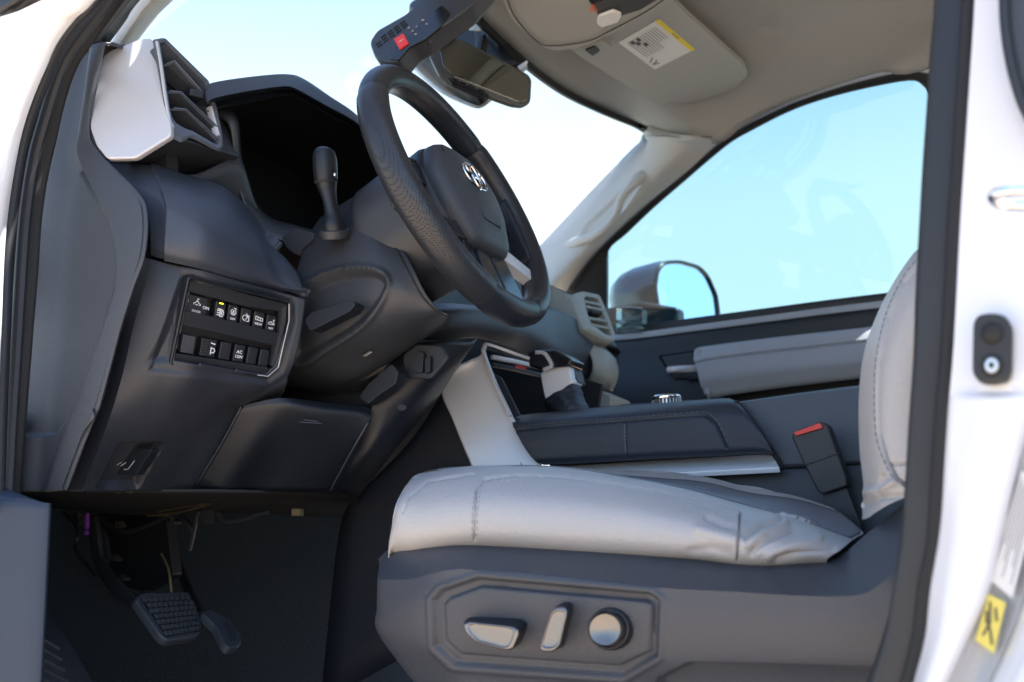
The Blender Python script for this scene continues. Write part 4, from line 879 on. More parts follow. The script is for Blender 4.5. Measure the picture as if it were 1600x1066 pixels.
# =================================================================== WIRES UNDER THE DASHBOARD
wh = thing('under_dash_bracket', 'pedal bracket, bolts and wires in the dark under the dashboard', 'pedal bracket', tuple(P(180, 860, 1.25)))
plate('bracket_plate', [(135, 805), (180, 800), (260, 810), (270, 900), (225, 925), (185, 915), (150, 850)], 'black_rubber', wh, 1.30, r=6, t=.02, bevel=.003)
patch('insulation', [[(75, 798, 1.35), (110, 800, 1.35), (136, 808, 1.35)], [(75, 830, 1.35), (108, 826, 1.35), (130, 815, 1.35)], [(78, 850, 1.35), (92, 838, 1.35), (112, 824, 1.35)]], 'tan_material', wh, nu=4, nv=4)
sweep('purple_clip', [P(136, 803, 1.2), P(136, 820, 1.2), P(135, 836, 1.2)], circ(.004, 8), 'purple_plastic', wh, n=3)
for x, y in ((184, 872), (196, 903), (190, 820), (275, 815)):
    b_ = disc('bolt', x, y, 7, 6, 1.24, 0, .006, 'gold_metal' if y == 820 else 'knob_metal', wh, n=6); disc('stud', x+6, y+2, 3, 3, 1.24, 0, .014, 'knob_metal', b_, n=10)
for L in ([(245, 800), (290, 792), (330, 787)], [(250, 804), (285, 800), (322, 790)], [(230, 806), (262, 806), (270, 812)]): sweep('wire', [P(a, b, 1.2) for a, b in L], circ(.0016, 6), 'gold_metal', wh, n=4)
for L, r_ in (([(150, 806), (190, 830), (230, 822), (262, 806)], .004), ([(280, 806), (300, 830), (296, 860), (310, 800)], .003), ([(100, 800), (120, 826), (118, 860), (150, 900)], .0035), ([(340, 800), (352, 815), (380, 812), (420, 800)], .003)):
    sweep('cable', [P(a, b, 1.27) for a, b in L], circ(r_, 8), 'column_plastic', wh, n=5)
plate('relay_box', [(283, 800), (318, 796), (322, 818), (288, 822)], 'column_plastic', wh, 1.28, r=2, t=.02, bevel=.002)
plate('bracket_arm', [(136, 830), (150, 812), (165, 840), (170, 870), (158, 905), (146, 880)], 'slate_plastic', wh, 1.265, r=3, t=.006, bevel=.001)
sweep('cable', [P(252, 865, 1.22), P(262, 885, 1.22), P(266, 905, 1.22), P(268, 925, 1.22)], circ(.002, 6), 'gold_metal', wh, n=4)
plate('connector', [(455, 795), (468, 795), (468, 806), (455, 806)], 'tan_material', wh, 1.30, t=.01, bevel=.001)

# =================================================================== PEDALS
bpd = thing('brake_pedal', 'wide brake pedal with a grid of rubber studs', 'pedal', tuple(P(250, 960, 1.18)))
bpl = plane3(P(212, 935, 1.14), P(295, 925, 1.26), P(256, 1000, 1.15))
plate('pedal_pad', [(210, 936), (222, 926), (294, 924), (304, 940), (315, 972), (314, 990), (302, 996), (262, 1001), (250, 992)], 'pedal_rubber', bpd, pl=bpl, r=6, t=.014, bevel=.003)
q = Quad([PLN(216, 933, bpl), PLN(298, 929, bpl), PLN(314, 988, bpl), PLN(260, 998, bpl)])
for j in range(7):
    for i in range(9):
        u0 = .03+i*.106+(.03 if j % 2 else 0)
        if u0+.07 > .99: continue
        o = q.block('rubber_stud', u0, u0+.072, .04+j*.135, .135+j*.135, 0, .0035, 'pedal_rubber', bpd, taper=.15, bevel=0)
q.block('stud_base', .01, .99, .02, .98, -.001, .0004, 'black_matte', bpd, bevel=0)
sweep('pedal_arm', [P(145, 812, 1.22), P(150, 840, 1.22), P(156, 880, 1.22), P(180, 915, 1.2), P(210, 940, 1.2), P(240, 955, 1.2)], rpoly([(-.004, -.012), (.004, -.012), (.004, .012), (-.004, .012)], .002, 2), 'column_plastic', bpd, n=4, up=(.5, -.1, .5))
apd = thing('accelerator_pedal', 'slim accelerator pedal to the right of the brake pedal', 'pedal', tuple(P(345, 980, 1.25)))
apl = plane3(P(318, 950, 1.27), P(362, 1000, 1.27), P(378, 995, 1.30))
plate('pedal_pad', [(314, 956), (330, 952), (352, 964), (374, 988), (378, 1004), (372, 1011), (358, 1012), (350, 1004), (338, 978)], 'pedal_rubber', apd, pl=apl, r=5, t=.014, bevel=.003)
for k in range(3): sweep('pad_ridge', [PLN(345+k*6, 975-k*3, apl)+apl[1]*.001, PLN(356+k*5, 988-k*2, apl)+apl[1]*.001, PLN(361+k*4, 1003-k*1, apl)+apl[1]*.001], circ(.0012, 6), 'slate_plastic', apd, n=3)
sweep('pedal_arm', [PLN(320, 955, apl)-apl[1]*.01, P(285, 900, 1.36), P(270, 840, 1.4)], circ(.008, 8), 'black_rubber', apd, n=4)
# =================================================================== FLOOR
fl = patch('carpet', [[A((-1.69, y, 1.25)) for y in (.80, 1.0, 1.3)], [A((-1.58, y, .95)) for y in (.80, 1.0, 1.3)], [A((-1.36, y, .72)) for y in (.80, 1.0, 1.3)], [A((-1.1, y, .672)) for y in (.80, 1.0, 1.3)], [A((-.6, y, .668)) for y in (.80, 1.0, 1.3)], [A((.3, y, .668)) for y in (.80, 1.0, 1.3)], [A((2.0, y, .668)) for y in (.80, 1.0, 1.3)]], 'carpet', None, nu=6, nv=10, thick=0)
fl['kind'] = 'structure'
fl = patch('carpet', [[A((-1.69, y, 1.25)) for y in (1.28, 1.6, 2.2)], [A((-1.58, y, .95)) for y in (1.28, 1.6, 2.2)], [A((-1.36, y, .72)) for y in (1.28, 1.6, 2.2)], [A((-1.1, y, .674)) for y in (1.28, 1.6, 2.2)], [A((2.0, y, .67)) for y in (1.28, 1.6, 2.2)]], 'carpet', None, nu=6, nv=10, thick=0)
fl['kind'] = 'structure'
# rubber mat edge with ribs at the bottom left
fm = thing('floor_mat', 'ribbed black rubber floor mat at the bottom left', 'floor mat', tuple(P(100, 1040, .92)))
fpl = plane3(P(70, 960, 1.05), P(140, 1066, 1.0), P(60, 1066, .88))
plate('mat_sheet', [(40, 940), (72, 955), (110, 1005), (150, 1075), (165, 1120), (40, 1120)], 'slate_plastic', fm, pl=fpl, r=5, t=.008, bevel=.002)
for k in range(8):
    a, b = PLN(62, 998+k*16, fpl), PLN(92+k*4, 1016+k*17, fpl); t = (b-a)/2; sw_ = np.cross(t/np.linalg.norm(t), fpl[1])
    boxes('mat_rib', [((a+b)/2+fpl[1]*.001, t, sw_*.0016, fpl[1]*.0025)], 'column_plastic', fm, bevel=.0008)
# =================================================================== STEERING COLUMN
TI, YW, WR = math.radians(22.57), math.radians(3.99), .1888
WC = P(718.7, 305.9, 1.12, 'w')
Wn = A((math.cos(TI)*math.cos(YW), math.cos(TI)*math.sin(YW), math.sin(TI))); Ws_ = A((-math.sin(YW), math.cos(YW), 0)); Wu = np.cross(Wn, Ws_)
def W3(a, b, c): return WC+Ws_*a+Wu*b+Wn*c
sc = thing('steering_column', 'grey steering column shroud with a stalk rising from it', 'steering column', tuple(P(580, 450, 1.2)))
rows = [row([(500, 340), (535, 318), (560, 306), (590, 314)], (1.20, 1.21, 1.22, 1.24)),
        row([(480, 372), (520, 350), (560, 330), (603, 336)], (1.15, 1.145, 1.145, 1.17)),
        row([(466, 415), (520, 395), (570, 375), (622, 374)], (1.125, 1.115, 1.115, 1.14)),
        row([(452, 460), (525, 445), (585, 420), (645, 418)], (1.115, 1.105, 1.105, 1.13)),
        row([(445, 505), (530, 490), (605, 462), (665, 458)], (1.12, 1.108, 1.11, 1.14)),
        row([(440, 550), (525, 535), (600, 505), (688, 488)], (1.135, 1.125, 1.13, 1.16)),
        row([(438, 585), (510, 570), (590, 545), (700, 494)], (1.16, 1.16, 1.17, 1.2)),
        row([(440, 604), (505, 604), (585, 580), (702, 500)], (1.20, 1.21, 1.22, 1.25)),
        row([(450, 600), (560, 622), (620, 550), (704, 510)], (1.28, 1.28, 1.29, 1.32))]
oval = crs(A([(452, 545), (462, 470), (500, 436), (545, 423), (585, 425), (603, 441), (590, 474), (560, 510), (510, 542), (470, 566)]), 4, closed=True)
def rl(pp, V):
    s = sdf(pp, oval); return -.012*sst(s, -3, 9)+.004*np.exp(-((s+4)/5)**2)
patch('column_shroud', rows, 'column_plastic', sc, nu=30, nv=14, thick=.003, relief=rl)
shr = [o for o in COL.objects if o.name.startswith('column_shroud')][-1]
sweep('shroud_seam', drape(shr, [(572, 318), (594, 338), (614, 380), (640, 428), (660, 464), (684, 488)], 4), circ(.0016, 6), 'black_matte', sc)
plate('tilt_lever', [(476, 500), (486, 488), (520, 478), (548, 469), (556, 474), (548, 486), (520, 500), (484, 518)], 'dark_plastic', sc, 1.085, r=5, t=.02, bevel=.004)
plate('warning_plate', [(563, 556), (578, 547), (582, 550), (570, 558)], 'knob_metal', sc, 1.16, t=.004)
# collar behind the wheel
R = []
for c_, k in ((-.022, .80), (-.026, .97), (-.032, 1.0), (-.075, 1.04), (-.115, 1.02), (-.13, .95), (-.132, .5)):
    R.append(np.array([W3(a*k, b*k-.012, c_) for a, b in rpoly([(-.060, .075), (.060, .075), (.085, .03), (.080, -.045), (.045, -.085), (-.045, -.085), (-.080, -.045), (-.085, .03)], .02, 3)]))
rings('column_collar', R, 'column_plastic', sc, bevel=.002)
# stalk
sp_ = [P(523, 362, 1.105), P(522, 352, 1.10), P(520, 338, 1.098), P(517, 322, 1.095), P(514, 308, 1.093), P(511, 294, 1.092), P(509, 280, 1.09), P(508, 262, 1.088), P(507, 246, 1.087), P(506, 238, 1.087), P(506, 233, 1.087)]
st = sweep('indicator_stalk', sp_, circ(.0128, 16, .0115), 'dark_plastic', sc, n=4, up=(1, 0, .3), scale=[1.5, 1.3, .95, .80, .86, 1.05, 1.30, 1.36, 1.32, 1.15, .75])
sweep('stalk_collar', [P(524, 372, 1.11), P(523, 358, 1.105)], circ(.024, 20, .020), 'column_plastic', st, up=(1, 0, .3), bevel=.002)
sweep('stalk_ring', [P(509.5, 286, 1.091), P(509, 282, 1.09)], circ(.0172, 16, .0155), 'black_matte', st, up=(1, 0, .3))
disc('stalk_mark', 523, 273, 1.5, 2.5, 1.07, 0, .0005, 'white_print', st)
# paddle behind the wheel at the far side
plate('wiper_stalk', [(664, 246), (668, 238), (686, 240), (700, 252), (690, 262), (668, 262)], 'dark_plastic', sc, 1.40, r=3, t=.02, bevel=.003)

# =================================================================== STEERING WHEEL
sw = thing('steering_wheel', 'black leather steering wheel with perforated grips and chrome emblem', 'steering wheel', tuple(WC))
WRc = .1853
def rim(name, a0, a1, mat, r=.0198, n=None):
    n = n or max(6, int(abs(a1-a0)/3)); R = []
    for i in range(n+1):
        t = math.radians(a0+(a1-a0)*i/n); e = Ws_*math.cos(t)+Wu*math.sin(t); k = 1.0
        if i in (0, n): k = .93
        R.append(np.array([WC+e*(WRc+r*k*math.cos(s)*(.98 if math.cos(s) > 0 else .92))+Wn*(r*k*1.10*math.sin(s)) for s in np.linspace(0, 2*math.pi, 25)[:-1]]))
    return rings(name, R, mat, sw, bevel=0, sharp=60)
rim('rim_leather', 45, 148, 'wheel_leather', r=.0188)      # top
rim('rim_grip', 148, 250, 'wheel_perforated')               # near side
rim('rim_leather', 250, 290, 'wheel_leather', r=.0192)               # bottom
rim('rim_grip', -70, 45, 'wheel_perforated')
for ang in (148, 250, 290, 45):
    t = math.radians(ang); e = Ws_*math.cos(t)+Wu*math.sin(t)
    pass
# inner seam of the rim
inner = [WC+(Ws_*math.cos(math.radians(t))+Wu*math.sin(math.radians(t)))*(WRc-.0165)+Wn*.010 for t in range(100, 262, 6)]
stitches(inner, sw, 'stitch_thread', ln=.004, gap=.003, r=.0006, out=.0005)
# hub
hub = rpoly([(-.064, .054), (-.036, .068), (.036, .068), (.064, .054), (.090, .012), (.082, -.04), (.046, -.102), (-.046, -.102), (-.082, -.04), (-.090, .012)], .016, 4)
def hr(k, c, dy=0): return np.array([W3(a*k, b*k+dy, c) for a, b in hub])
rings('hub_back', [hr(.7, -.04), hr(1.02, -.03), hr(1.04, -.008), hr(1.0, 0)], 'dark_plastic', sw, bevel=.002)
hb = rings('airbag_cover', [hr(.98, -.004), hr(.995, .004), hr(.975, .012), hr(.92, .019), hr(.80, .0245), hr(.6, .0275), hr(.3, .029)], 'slate_plastic', sw, bevel=0, sharp=50, label='slate airbag cover with an oval emblem')
# line on the cover and lower badge plate
lw_ = [(-.062, .05), (-.066, .0), (-.045, -.055), (-.034, -.062), (.034, -.062), (.045, -.055), (.066, 0), (.062, .05)]
sweep('cover_seam', [W3(a*.9, b*.95, .0235) for a, b in lw_], circ(.0009, 6), 'black_matte', hb, n=4)
sweep('badge_outline', [W3(a, b, .0275) for a, b in ((-.026, -.045), (.026, -.045), (.022, -.064), (-.022, -.064))], circ(.0008, 6), 'black_matte', hb, closed=True)
Qh = Quad([W3(-.03, -.04, .027), W3(.03, -.04, .027), W3(.03, -.07, .0235), W3(-.03, -.07, .0235)])
text('airbag_lettering', Qh, 'SRS AIRBAG', .5, .5, .0042, 'under_plastic', hb, h=.0006)
# emblem: three interlocked ovals
def oval_(name, ca, cb, ra, rb_, r, h):
    return sweep(name, [W3(ca+ra*math.cos(t), cb+rb_*math.sin(t), h) for t in np.linspace(0, 2*math.pi, 41)[:-1]], circ(r, 8), 'chrome', sw, up=Wn, closed=True)
rings('emblem_back', [np.array([W3(.030*math.cos(t), .012+.0205*math.sin(t), c_) for t in np.linspace(0, 2*math.pi, 33)[:-1]]) for c_ in (.024, .0295)], 'black_gloss', sw, bevel=.001)
oval_('emblem_oval', 0, .012, .030, .0205, .0018, .0305); oval_('emblem_oval', 0, .012, .0095, .0190, .0019, .0312); oval_('emblem_oval', 0, .0205, .0195, .0095, .0019, .0312)
# spokes
def spoke(name, L, c0, c1, mat, r=.01, bev=.003, label=None):
    L = rpoly(L, r, 3); return rings(name, [np.array([W3(a, b, c) for a, b in L]) for c in (c0, c1)], mat, sw, bevel=bev, label=label)
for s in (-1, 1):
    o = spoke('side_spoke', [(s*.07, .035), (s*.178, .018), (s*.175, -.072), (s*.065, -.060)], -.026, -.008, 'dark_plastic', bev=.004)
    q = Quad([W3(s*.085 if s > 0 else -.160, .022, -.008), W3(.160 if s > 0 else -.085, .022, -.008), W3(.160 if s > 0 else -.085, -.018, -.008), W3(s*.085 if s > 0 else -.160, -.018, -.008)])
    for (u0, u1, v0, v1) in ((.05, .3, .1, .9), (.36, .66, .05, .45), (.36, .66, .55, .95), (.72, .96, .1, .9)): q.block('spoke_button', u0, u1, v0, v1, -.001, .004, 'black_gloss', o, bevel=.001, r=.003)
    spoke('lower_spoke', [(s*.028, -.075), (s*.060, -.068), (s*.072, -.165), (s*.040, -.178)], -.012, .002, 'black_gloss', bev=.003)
    spoke('spoke_trim', [(s*.046, -.064), (s*.100, -.072), (s*.156, -.084), (s*.158, -.106), (s*.100, -.098), (s*.040, -.090)], -.012, .004, 'bright_silver' if s > 0 else 'black_gloss', r=.004, bev=.002)  # near trim coloured black instead of silver, for the shade on that side
    spoke('lower_gloss', [(s*.004, -.100), (s*.036, -.098), (s*.048, -.165), (s*.004, -.172)], .001, .006, 'black_gloss', r=.006, bev=.0025)
    spoke('thumb_rest', [(s*.150, .045), (s*.180, .055), (s*.182, -.075), (s*.150, -.065)], -.010, .010, 'wheel_leather', bev=.005)
spoke('lower_bridge', [(-.045, -.160), (.045, -.160), (.055, -.182), (-.055, -.182)], -.012, .008, 'wheel_leather', bev=.004)

# =================================================================== CENTRE CONSOLE
cc_ = thing('centre_console', 'dark centre console with padded leather side and silver trim', 'console', tuple(P(1000, 720, 1.5)))
KY = 1.47
# silver side wing
rows = [row([(718, 572), (736, 562), (749, 556), (757, 545)], (1.43, 1.44, 1.45, 1.455)),
        row([(690, 608), (722, 602), (752, 592), (766, 574)], (1.425, 1.435, 1.447, 1.457)),
        row([(707, 655), (740, 650), (772, 642), (796, 640)], (1.425, 1.435, 1.447, 1.458)),
        row([(724, 698), (757, 695), (792, 690), (820, 682)], (1.425, 1.435, 1.447, 1.459)),
        row([(737, 730), (772, 730), (812, 730), (845, 724)], (1.427, 1.437, 1.449, 1.461)),
        row([(757, 790), (795, 790), (830, 790), (860, 780)], (1.43, 1.44, 1.452, 1.463))]
patch('side_wing', rows, 'silver_satin', cc_, nu=10, nv=8, thick=.005, label='wide satin silver wing beside the storage opening')
sweep('opening_trim', [P(826, 560, 1.51), P(805, 553, 1.49), P(765, 539, 1.46), P(757, 543, 1.452), P(757, 556, 1.45), P(775, 602, 1.45), P(798, 650, 1.45)], rpoly([(-.0022, -.004), (.0022, -.004), (.0022, .004), (-.0022, .004)], .001, 2), 'silver_satin', cc_, n=4, up=(0, -1, 0), sharp_pts=())
plate('inner_wall', [(766, 582), (783, 590), (812, 648), (798, 655)], 'slate_soft', cc_, 1.50, t=.004, bevel=.001)
plate('opening_back', [(757, 545), (940, 600), (930, 660), (800, 655), (775, 600)], 'black_matte', cc_, 1.80, t=.01)
wbox('pad_core', -.74, -.42, 1.385, 1.62, .9, 1.185, 'black_matte', cc_)
wbox('tunnel_core', -.98, .1, 1.40, 1.66, .67, 1.10, 'black_matte', cc_)
for y0, m_ in ((562, 'silver_satin'), (574, 'dark_plastic')):
    sweep('climate_bar', [P(768, y0-4, 1.58), P(800, y0+2, 1.62), P(850, y0+14, 1.72)], rpoly([(-.004, -.0035), (.004, -.0035), (.004, .0035), (-.004, .0035)], .001, 2), m_, cc_)
q = Quad([P(806, 571, 1.60), P(822, 574, 1.61), P(822, 578, 1.61), P(806, 575, 1.60)]); q.block('red_mark', 0, 1, 0, 1, 0, .001, 'red_plastic', cc_, bevel=0)
# leather side pad
ct = [(800, 662), (812, 653), (900, 645), (1000, 638), (1100, 630), (1145, 628), (1165, 640), (1190, 676), (1207, 706)]
rows = [row([(802, 650), (900, 640), (1000, 632), (1090, 626), (1140, 624), (1158, 632)], (1.54,)*6),
        row([(800, 658), (900, 647), (1000, 639), (1095, 631), (1145, 629), (1168, 645)], (1.465,)*6),
        row([(803, 668), (902, 660), (1000, 652), (1100, 645), (1155, 645), (1182, 665)], (1.441,)*6),
        row([(812, 686), (906, 678), (1002, 671), (1105, 665), (1168, 666), (1194, 684)], (1.436,)*6),
        row([(824, 706), (910, 700), (1004, 695), (1108, 690), (1176, 688), (1204, 702)], (1.436,)*6),
        row([(838, 722), (915, 718), (1006, 713), (1110, 708), (1180, 705), (1208, 707)], (1.440,)*6),
        row([(850, 727), (918, 724), (1008, 719), (1112, 714), (1182, 710), (1210, 709)], (1.465,)*6)]
seam = [(800, 672), (830, 668), (900, 662), (1000, 655), (1090, 648), (1103, 650), (1118, 663), (1135, 700)]
def rl(pp, V): return -.003*np.exp(-(ldist(pp, seam)/2.0)**2)-.0015*np.exp(-(ldist(pp, [(976, 660), (978, 716)])/1.3)**2)
pad = patch('side_pad', rows, 'black_leather', cc_, nu=44, nv=12, thick=.006, relief=rl, label='black stitched leather side pad')
stitches(drape(pad, [(a, b-4) for a, b in seam[:5]]+[(1106, 646), (1122, 660), (1139, 698)], 3, .0004), pad, 'stitch_thread', ln=.005, gap=.003, out=0)
stitches(drape(pad, [(976, 662), (977, 690), (978, 714)], 3, .0004), pad, 'stitch_pale', ln=.003, gap=.002, r=.0003, out=0)
patch('console_top', [[(800, 652, 1.54), (1000, 634, 1.54), (1150, 628, 1.54)], [(800, 648, 1.7), (1000, 630, 1.7), (1140, 622, 1.7)]], 'black_gloss', cc_, nu=3, nv=3)
plate('side_trim', [(846, 730), (1000, 720), (1203, 708), (1209, 713), (1218, 730), (980, 743), (846, 752)], 'bright_silver', cc_, pl=plane3(P(850, 728, 1.495), P(1203, 708, 1.495), P(980, 743, 1.44)), t=.008, bevel=.0015, label='bright silver trim along the console')
rows = [[(990, 738, 1.475), (1217, 729, 1.475), (1360, 722, 1.475), (1500, 716, 1.475)], [(990, 760, 1.47), (1217, 752, 1.47), (1360, 745, 1.47), (1500, 740, 1.47)], [(900, 900, 1.46), (1217, 900, 1.46), (1360, 900, 1.46), (1500, 900, 1.46)]]
patch('lower_side', rows, 'under_plastic', cc_, nu=4, nv=4)
rows = [[(560, 776, 1.44), (690, 610, 1.44), (760, 600, 1.46)], [(560, 800, 1.44), (700, 740, 1.44), (860, 740, 1.46)], [(540, 1000, 1.42), (700, 900, 1.42), (900, 900, 1.45)]]
patch('footwell_side', [[P(560, 772, 1.45), P(640, 690, 1.45), P(700, 600, 1.45)], [P(530, 830, 1.45), P(680, 760, 1.45), P(800, 700, 1.45)], [P(500, 1100, 1.45), P(680, 1000, 1.45), P(900, 900, 1.45)]], 'under_plastic', cc_, nu=5, nv=5)
# textured rear box
rows = [[(1152, 628, 1.52), (1250, 614, 1.52), (1345, 602, 1.52), (1500, 585, 1.52)], [(1152, 630, 1.485), (1250, 617, 1.485), (1345, 606, 1.485), (1500, 590, 1.485)], [(1175, 664, 1.48), (1260, 656, 1.48), (1345, 648, 1.48), (1500, 635, 1.48)], [(1205, 706, 1.478), (1270, 702, 1.478), (1345, 700, 1.478), (1500, 690, 1.478)], [(1219, 729, 1.478), (1280, 726, 1.478), (1345, 723, 1.478), (1500, 716, 1.478)]]
patch('storage_box', rows, 'textured_panel', cc_, nu=6, nv=5, thick=.005, sv=(1,), label='grained grey storage box at the rear')
sweep('box_gap', [P(1150, 627, 1.475), P(1176, 664, 1.47), P(1207, 706, 1.468), P(1220, 730, 1.470)], circ(.003, 8), 'black_matte', cc_, n=3)
sweep('box_gap', [P(1220, 730, 1.472), P(1345, 723, 1.472), P(1500, 716, 1.472)], circ(.0022, 8), 'black_matte', cc_, n=3)
wbox('box_core', -.60, .25, 1.372, 1.62, .70, 1.19, 'black_matte', cc_)
# rotary drive knob
dk = thing('drive_mode_knob', 'small chrome ringed rotary knob standing on the console top', 'knob', tuple(P(1042, 630, 1.62)))
kc = P(1042, 630, 1.62)
def vcyl(name, c, prof, mat, parent, n=32, bevel=.0004):
    R = [np.array([c+A((r*math.cos(t), r*math.sin(t), z)) for t in np.linspace(0, 2*math.pi, n+1)[:-1]]) for r, z in prof]
    return rings(name, R, mat, parent, bevel=bevel, sharp=30)
vcyl('knob_body', kc, [(.021, -.012), (.021, .006), (.019, .008)], 'black_gloss', dk)
vcyl('knob_ring', kc, [(.0225, .004), (.0235, .006), (.0235, .009), (.0215, .0115), (.018, .0115)], 'chrome', dk)
for k in range(26):
    t = 2*math.pi*k/26; e = A((math.cos(t), math.sin(t), 0)); s_ = A((-math.sin(t), math.cos(t), 0))
    boxes('grip_ridge', [(kc+e*.0215+A((0, 0, -.002)), e*.0012, s_*.0009, A((0, 0, .006)))], 'silver_metal', dk)

# =================================================================== GEAR SELECTOR
gs = thing('gear_selector', 'silver necked gear selector with black knob and leather boot', 'gear lever', tuple(P(880, 645, 1.6)))
GY = 1.60
bt = [[(848, 626), (856, 620), (872, 611), (888, 602), (899, 598)], [(851, 636), (860, 632), (876, 622), (894, 614), (908, 610)], [(858, 645), (868, 643), (884, 636), (902, 630), (916, 628)], [(850, 655), (866, 655), (886, 650), (906, 648), (922, 645)]]
Yy = [(1.60, 1.575, 1.565, 1.575, 1.60), (1.60, 1.57, 1.555, 1.57, 1.60), (1.60, 1.565, 1.55, 1.565, 1.60), (1.60, 1.56, 1.545, 1.56, 1.60)]
def rl(pp, V): return .0012*np.sin(V[:, 2]*260+V[:, 0]*160)+.0005*np.sin(V[:, 2]*500-V[:, 0]*300)
patch('leather_boot', [row(a, b) for a, b in zip(bt, Yy)], 'black_leather', gs, nu=10, nv=8, thick=.004, relief=rl)
rings('selector_neck', [pts([(843, 584), (850, 578), (884, 570), (890, 572), (893, 590), (897, 598), (856, 625), (850, 622)], 1.585)+A((0, d, 0)) for d in (.035, 0)], 'bright_silver', gs, bevel=.004, bseg=3)
rings('neck_side', [pts([(886, 572), (896, 574), (903, 598), (896, 602)], 1.60)+A((0, d, 0)) for d in (.03, 0)], 'slate_plastic', gs, bevel=.002)
kb = rings('selector_knob', [pts(rpoly([(824, 552), (832, 547), (866, 546), (878, 552), (893, 562), (890, 572), (868, 574), (842, 578), (826, 572)], 3), 1.575)+A((0, d, 0)) for d in (.05, 0)], 'black_gloss', gs, bevel=.005, bseg=3)
sweep('knob_trim', [P(838, 551, 1.572), P(850, 552, 1.57), P(857, 560, 1.57), P(862, 572, 1.57), P(850, 578, 1.57)], rpoly([(-.003, -.003), (.003, -.003), (.003, .003), (-.003, .003)], .001, 2), 'silver_satin', kb, n=4, up=(0, -1, 0))
plate('release_button', [(828, 556), (848, 553), (857, 568), (846, 574), (828, 570)], 'dark_plastic', kb, 1.572, r=3, t=.006, bevel=.002)

# =================================================================== DRIVER SEAT
se = thing('driver_seat', 'light grey leather driver seat on a slate base with three power controls', 'car seat', (-.35, 1.1, .68))
# cushion
cols = [(612, 655), (640,)]
rows = [
 row([(650, 800), (690, 800), (760, 790), (850, 780), (950, 775), (1060, 780), (1160, 795), (1250, 805), (1330, 815)], (1.49,)*9),
 row([(648, 750), (680, 738), (750, 733), (850, 733), (950, 736), (1060, 741), (1150, 758), (1210, 769), (1300, 795)], (1.44, 1.43, 1.42, 1.42, 1.42, 1.42, 1.42, 1.42, 1.42)),
 row([(646, 752), (680, 740), (745, 735), (845, 738), (945, 744), (1060, 752), (1160, 770), (1235, 785), (1320, 806)], (1.38, 1.37, 1.35, 1.35, 1.35, 1.35, 1.35, 1.36, 1.36)),
 row([(644, 752), (678, 740), (742, 736), (842, 741), (950, 750), (1070, 763), (1180, 786), (1265, 806), (1348, 830)], (1.25, 1.24, 1.22, 1.20, 1.20, 1.20, 1.20, 1.20, 1.20)),
 row([(642, 752), (676, 739), (740, 733), (840, 734), (950, 746), (1070, 764), (1172, 792), (1262, 815), (1340, 838)], (1.12, 1.11, 1.10, 1.10, 1.10, 1.10, 1.10, 1.10, 1.10)),
 row([(640, 754), (672, 739), (738, 730), (840, 730), (950, 742), (1070, 766), (1157, 795), (1240, 808), (1330, 845)], (1.05, 1.05, 1.045, 1.045, 1.045, 1.045, 1.045, 1.045, 1.05)),
 row([(630, 768), (662, 754), (734, 744), (842, 744), (950, 756), (1066, 780), (1156, 808), (1236, 822), (1322, 852)], (1.0, 1.0, 1.0, 1.0, 1.0, 1.0, 1.0, 1.0, 1.01)),
 row([(619, 792), (655, 785), (734, 780), (845, 780), (952, 790), (1062, 810), (1154, 832), (1232, 840), (1312, 860)], (.97, .965, .96, .96, .96, .96, .96, .97, .99)),
 row([(613, 826), (650, 822), (734, 818), (848, 820), (954, 828), (1060, 842), (1152, 853), (1230, 860), (1300, 868)], (.965, .955, .95, .95, .95, .95, .95, .96, .985)),
 row([(611, 856), (650, 852), (736, 848), (850, 852), (956, 860), (1060, 870), (1150, 876), (1228, 880), (1292, 876)], (.975, .965, .96, .96, .96, .96, .96, .97, .985)),
 row([(611, 872), (650, 876), (736, 874), (850, 878), (956, 884), (1060, 890), (1150, 894), (1228, 896), (1290, 892)], (1.0,)*9)]
G_ = [pts(r) for r in rows]; rows = []
for i, r in enumerate(G_):   # wrap the front edge round
    f = r[0]+A((-.022, .03 if i > 6 else .01 if i > 3 else 0, -.045)); rows.append([f+A((.01, .01, -.06)), f]+list(r))
sm = [(740, 846), (742, 800), (745, 765), (757, 750), (800, 742), (850, 741), (950, 753), (1070, 775), (1156, 803)]
sm2 = [(1156, 803), (1155, 830), (1152, 874)]
def wr(pp, lines):
    z = 0
    for L, wd_, d in lines: z = z+d*np.exp(-(ldist(pp, L)/wd_)**2)
    return z
def rl(pp, V):
    z = wr(pp, [(sm, 1.5, -.003), (sm2, 1.8, -.004), ([(628, 800), (640, 775), (668, 752), (740, 742)], 1.6, -.002),
        ([(1090, 828), (1120, 838), (1150, 846)], 7, .0025), ([(1105, 812), (1130, 824), (1150, 828)], 5, -.003), ([(1080, 862), (1110, 856), (1140, 862)], 7, -.002),
        ([(1175, 862), (1205, 838), (1238, 826)], 4.5, -.0040), ([(1165, 840), (1190, 822), (1222, 808)], 4.5, -.0035), ([(1168, 852), (1200, 830), (1228, 816)], 5, .0028),
        ([(1200, 868), (1240, 850), (1280, 842)], 7, .0026), ([(1215, 872), (1262, 862), (1300, 856)], 5, -.0028), ])
    z = z+.0022*np.sin(V[:, 0]*55+V[:, 2]*30)*np.exp(-((pp[:, 0]-1200)/120)**2)+.0010*np.sin(V[:, 0]*31+V[:, 2]*47)
    return z
cu_ = patch('seat_cushion', rows, 'seat_leather', se, nu=60, nv=14, thick=0, relief=rl, label='light grey leather cushion with wrinkled rear corner')
for off in (-4, 4): stitches(drape(cu_, [(741+off, 840), (742+off, 800), (746+off, 768)], 4, .0004), cu_, 'stitch_pale', ln=.004, gap=.003, r=.00035, out=0)
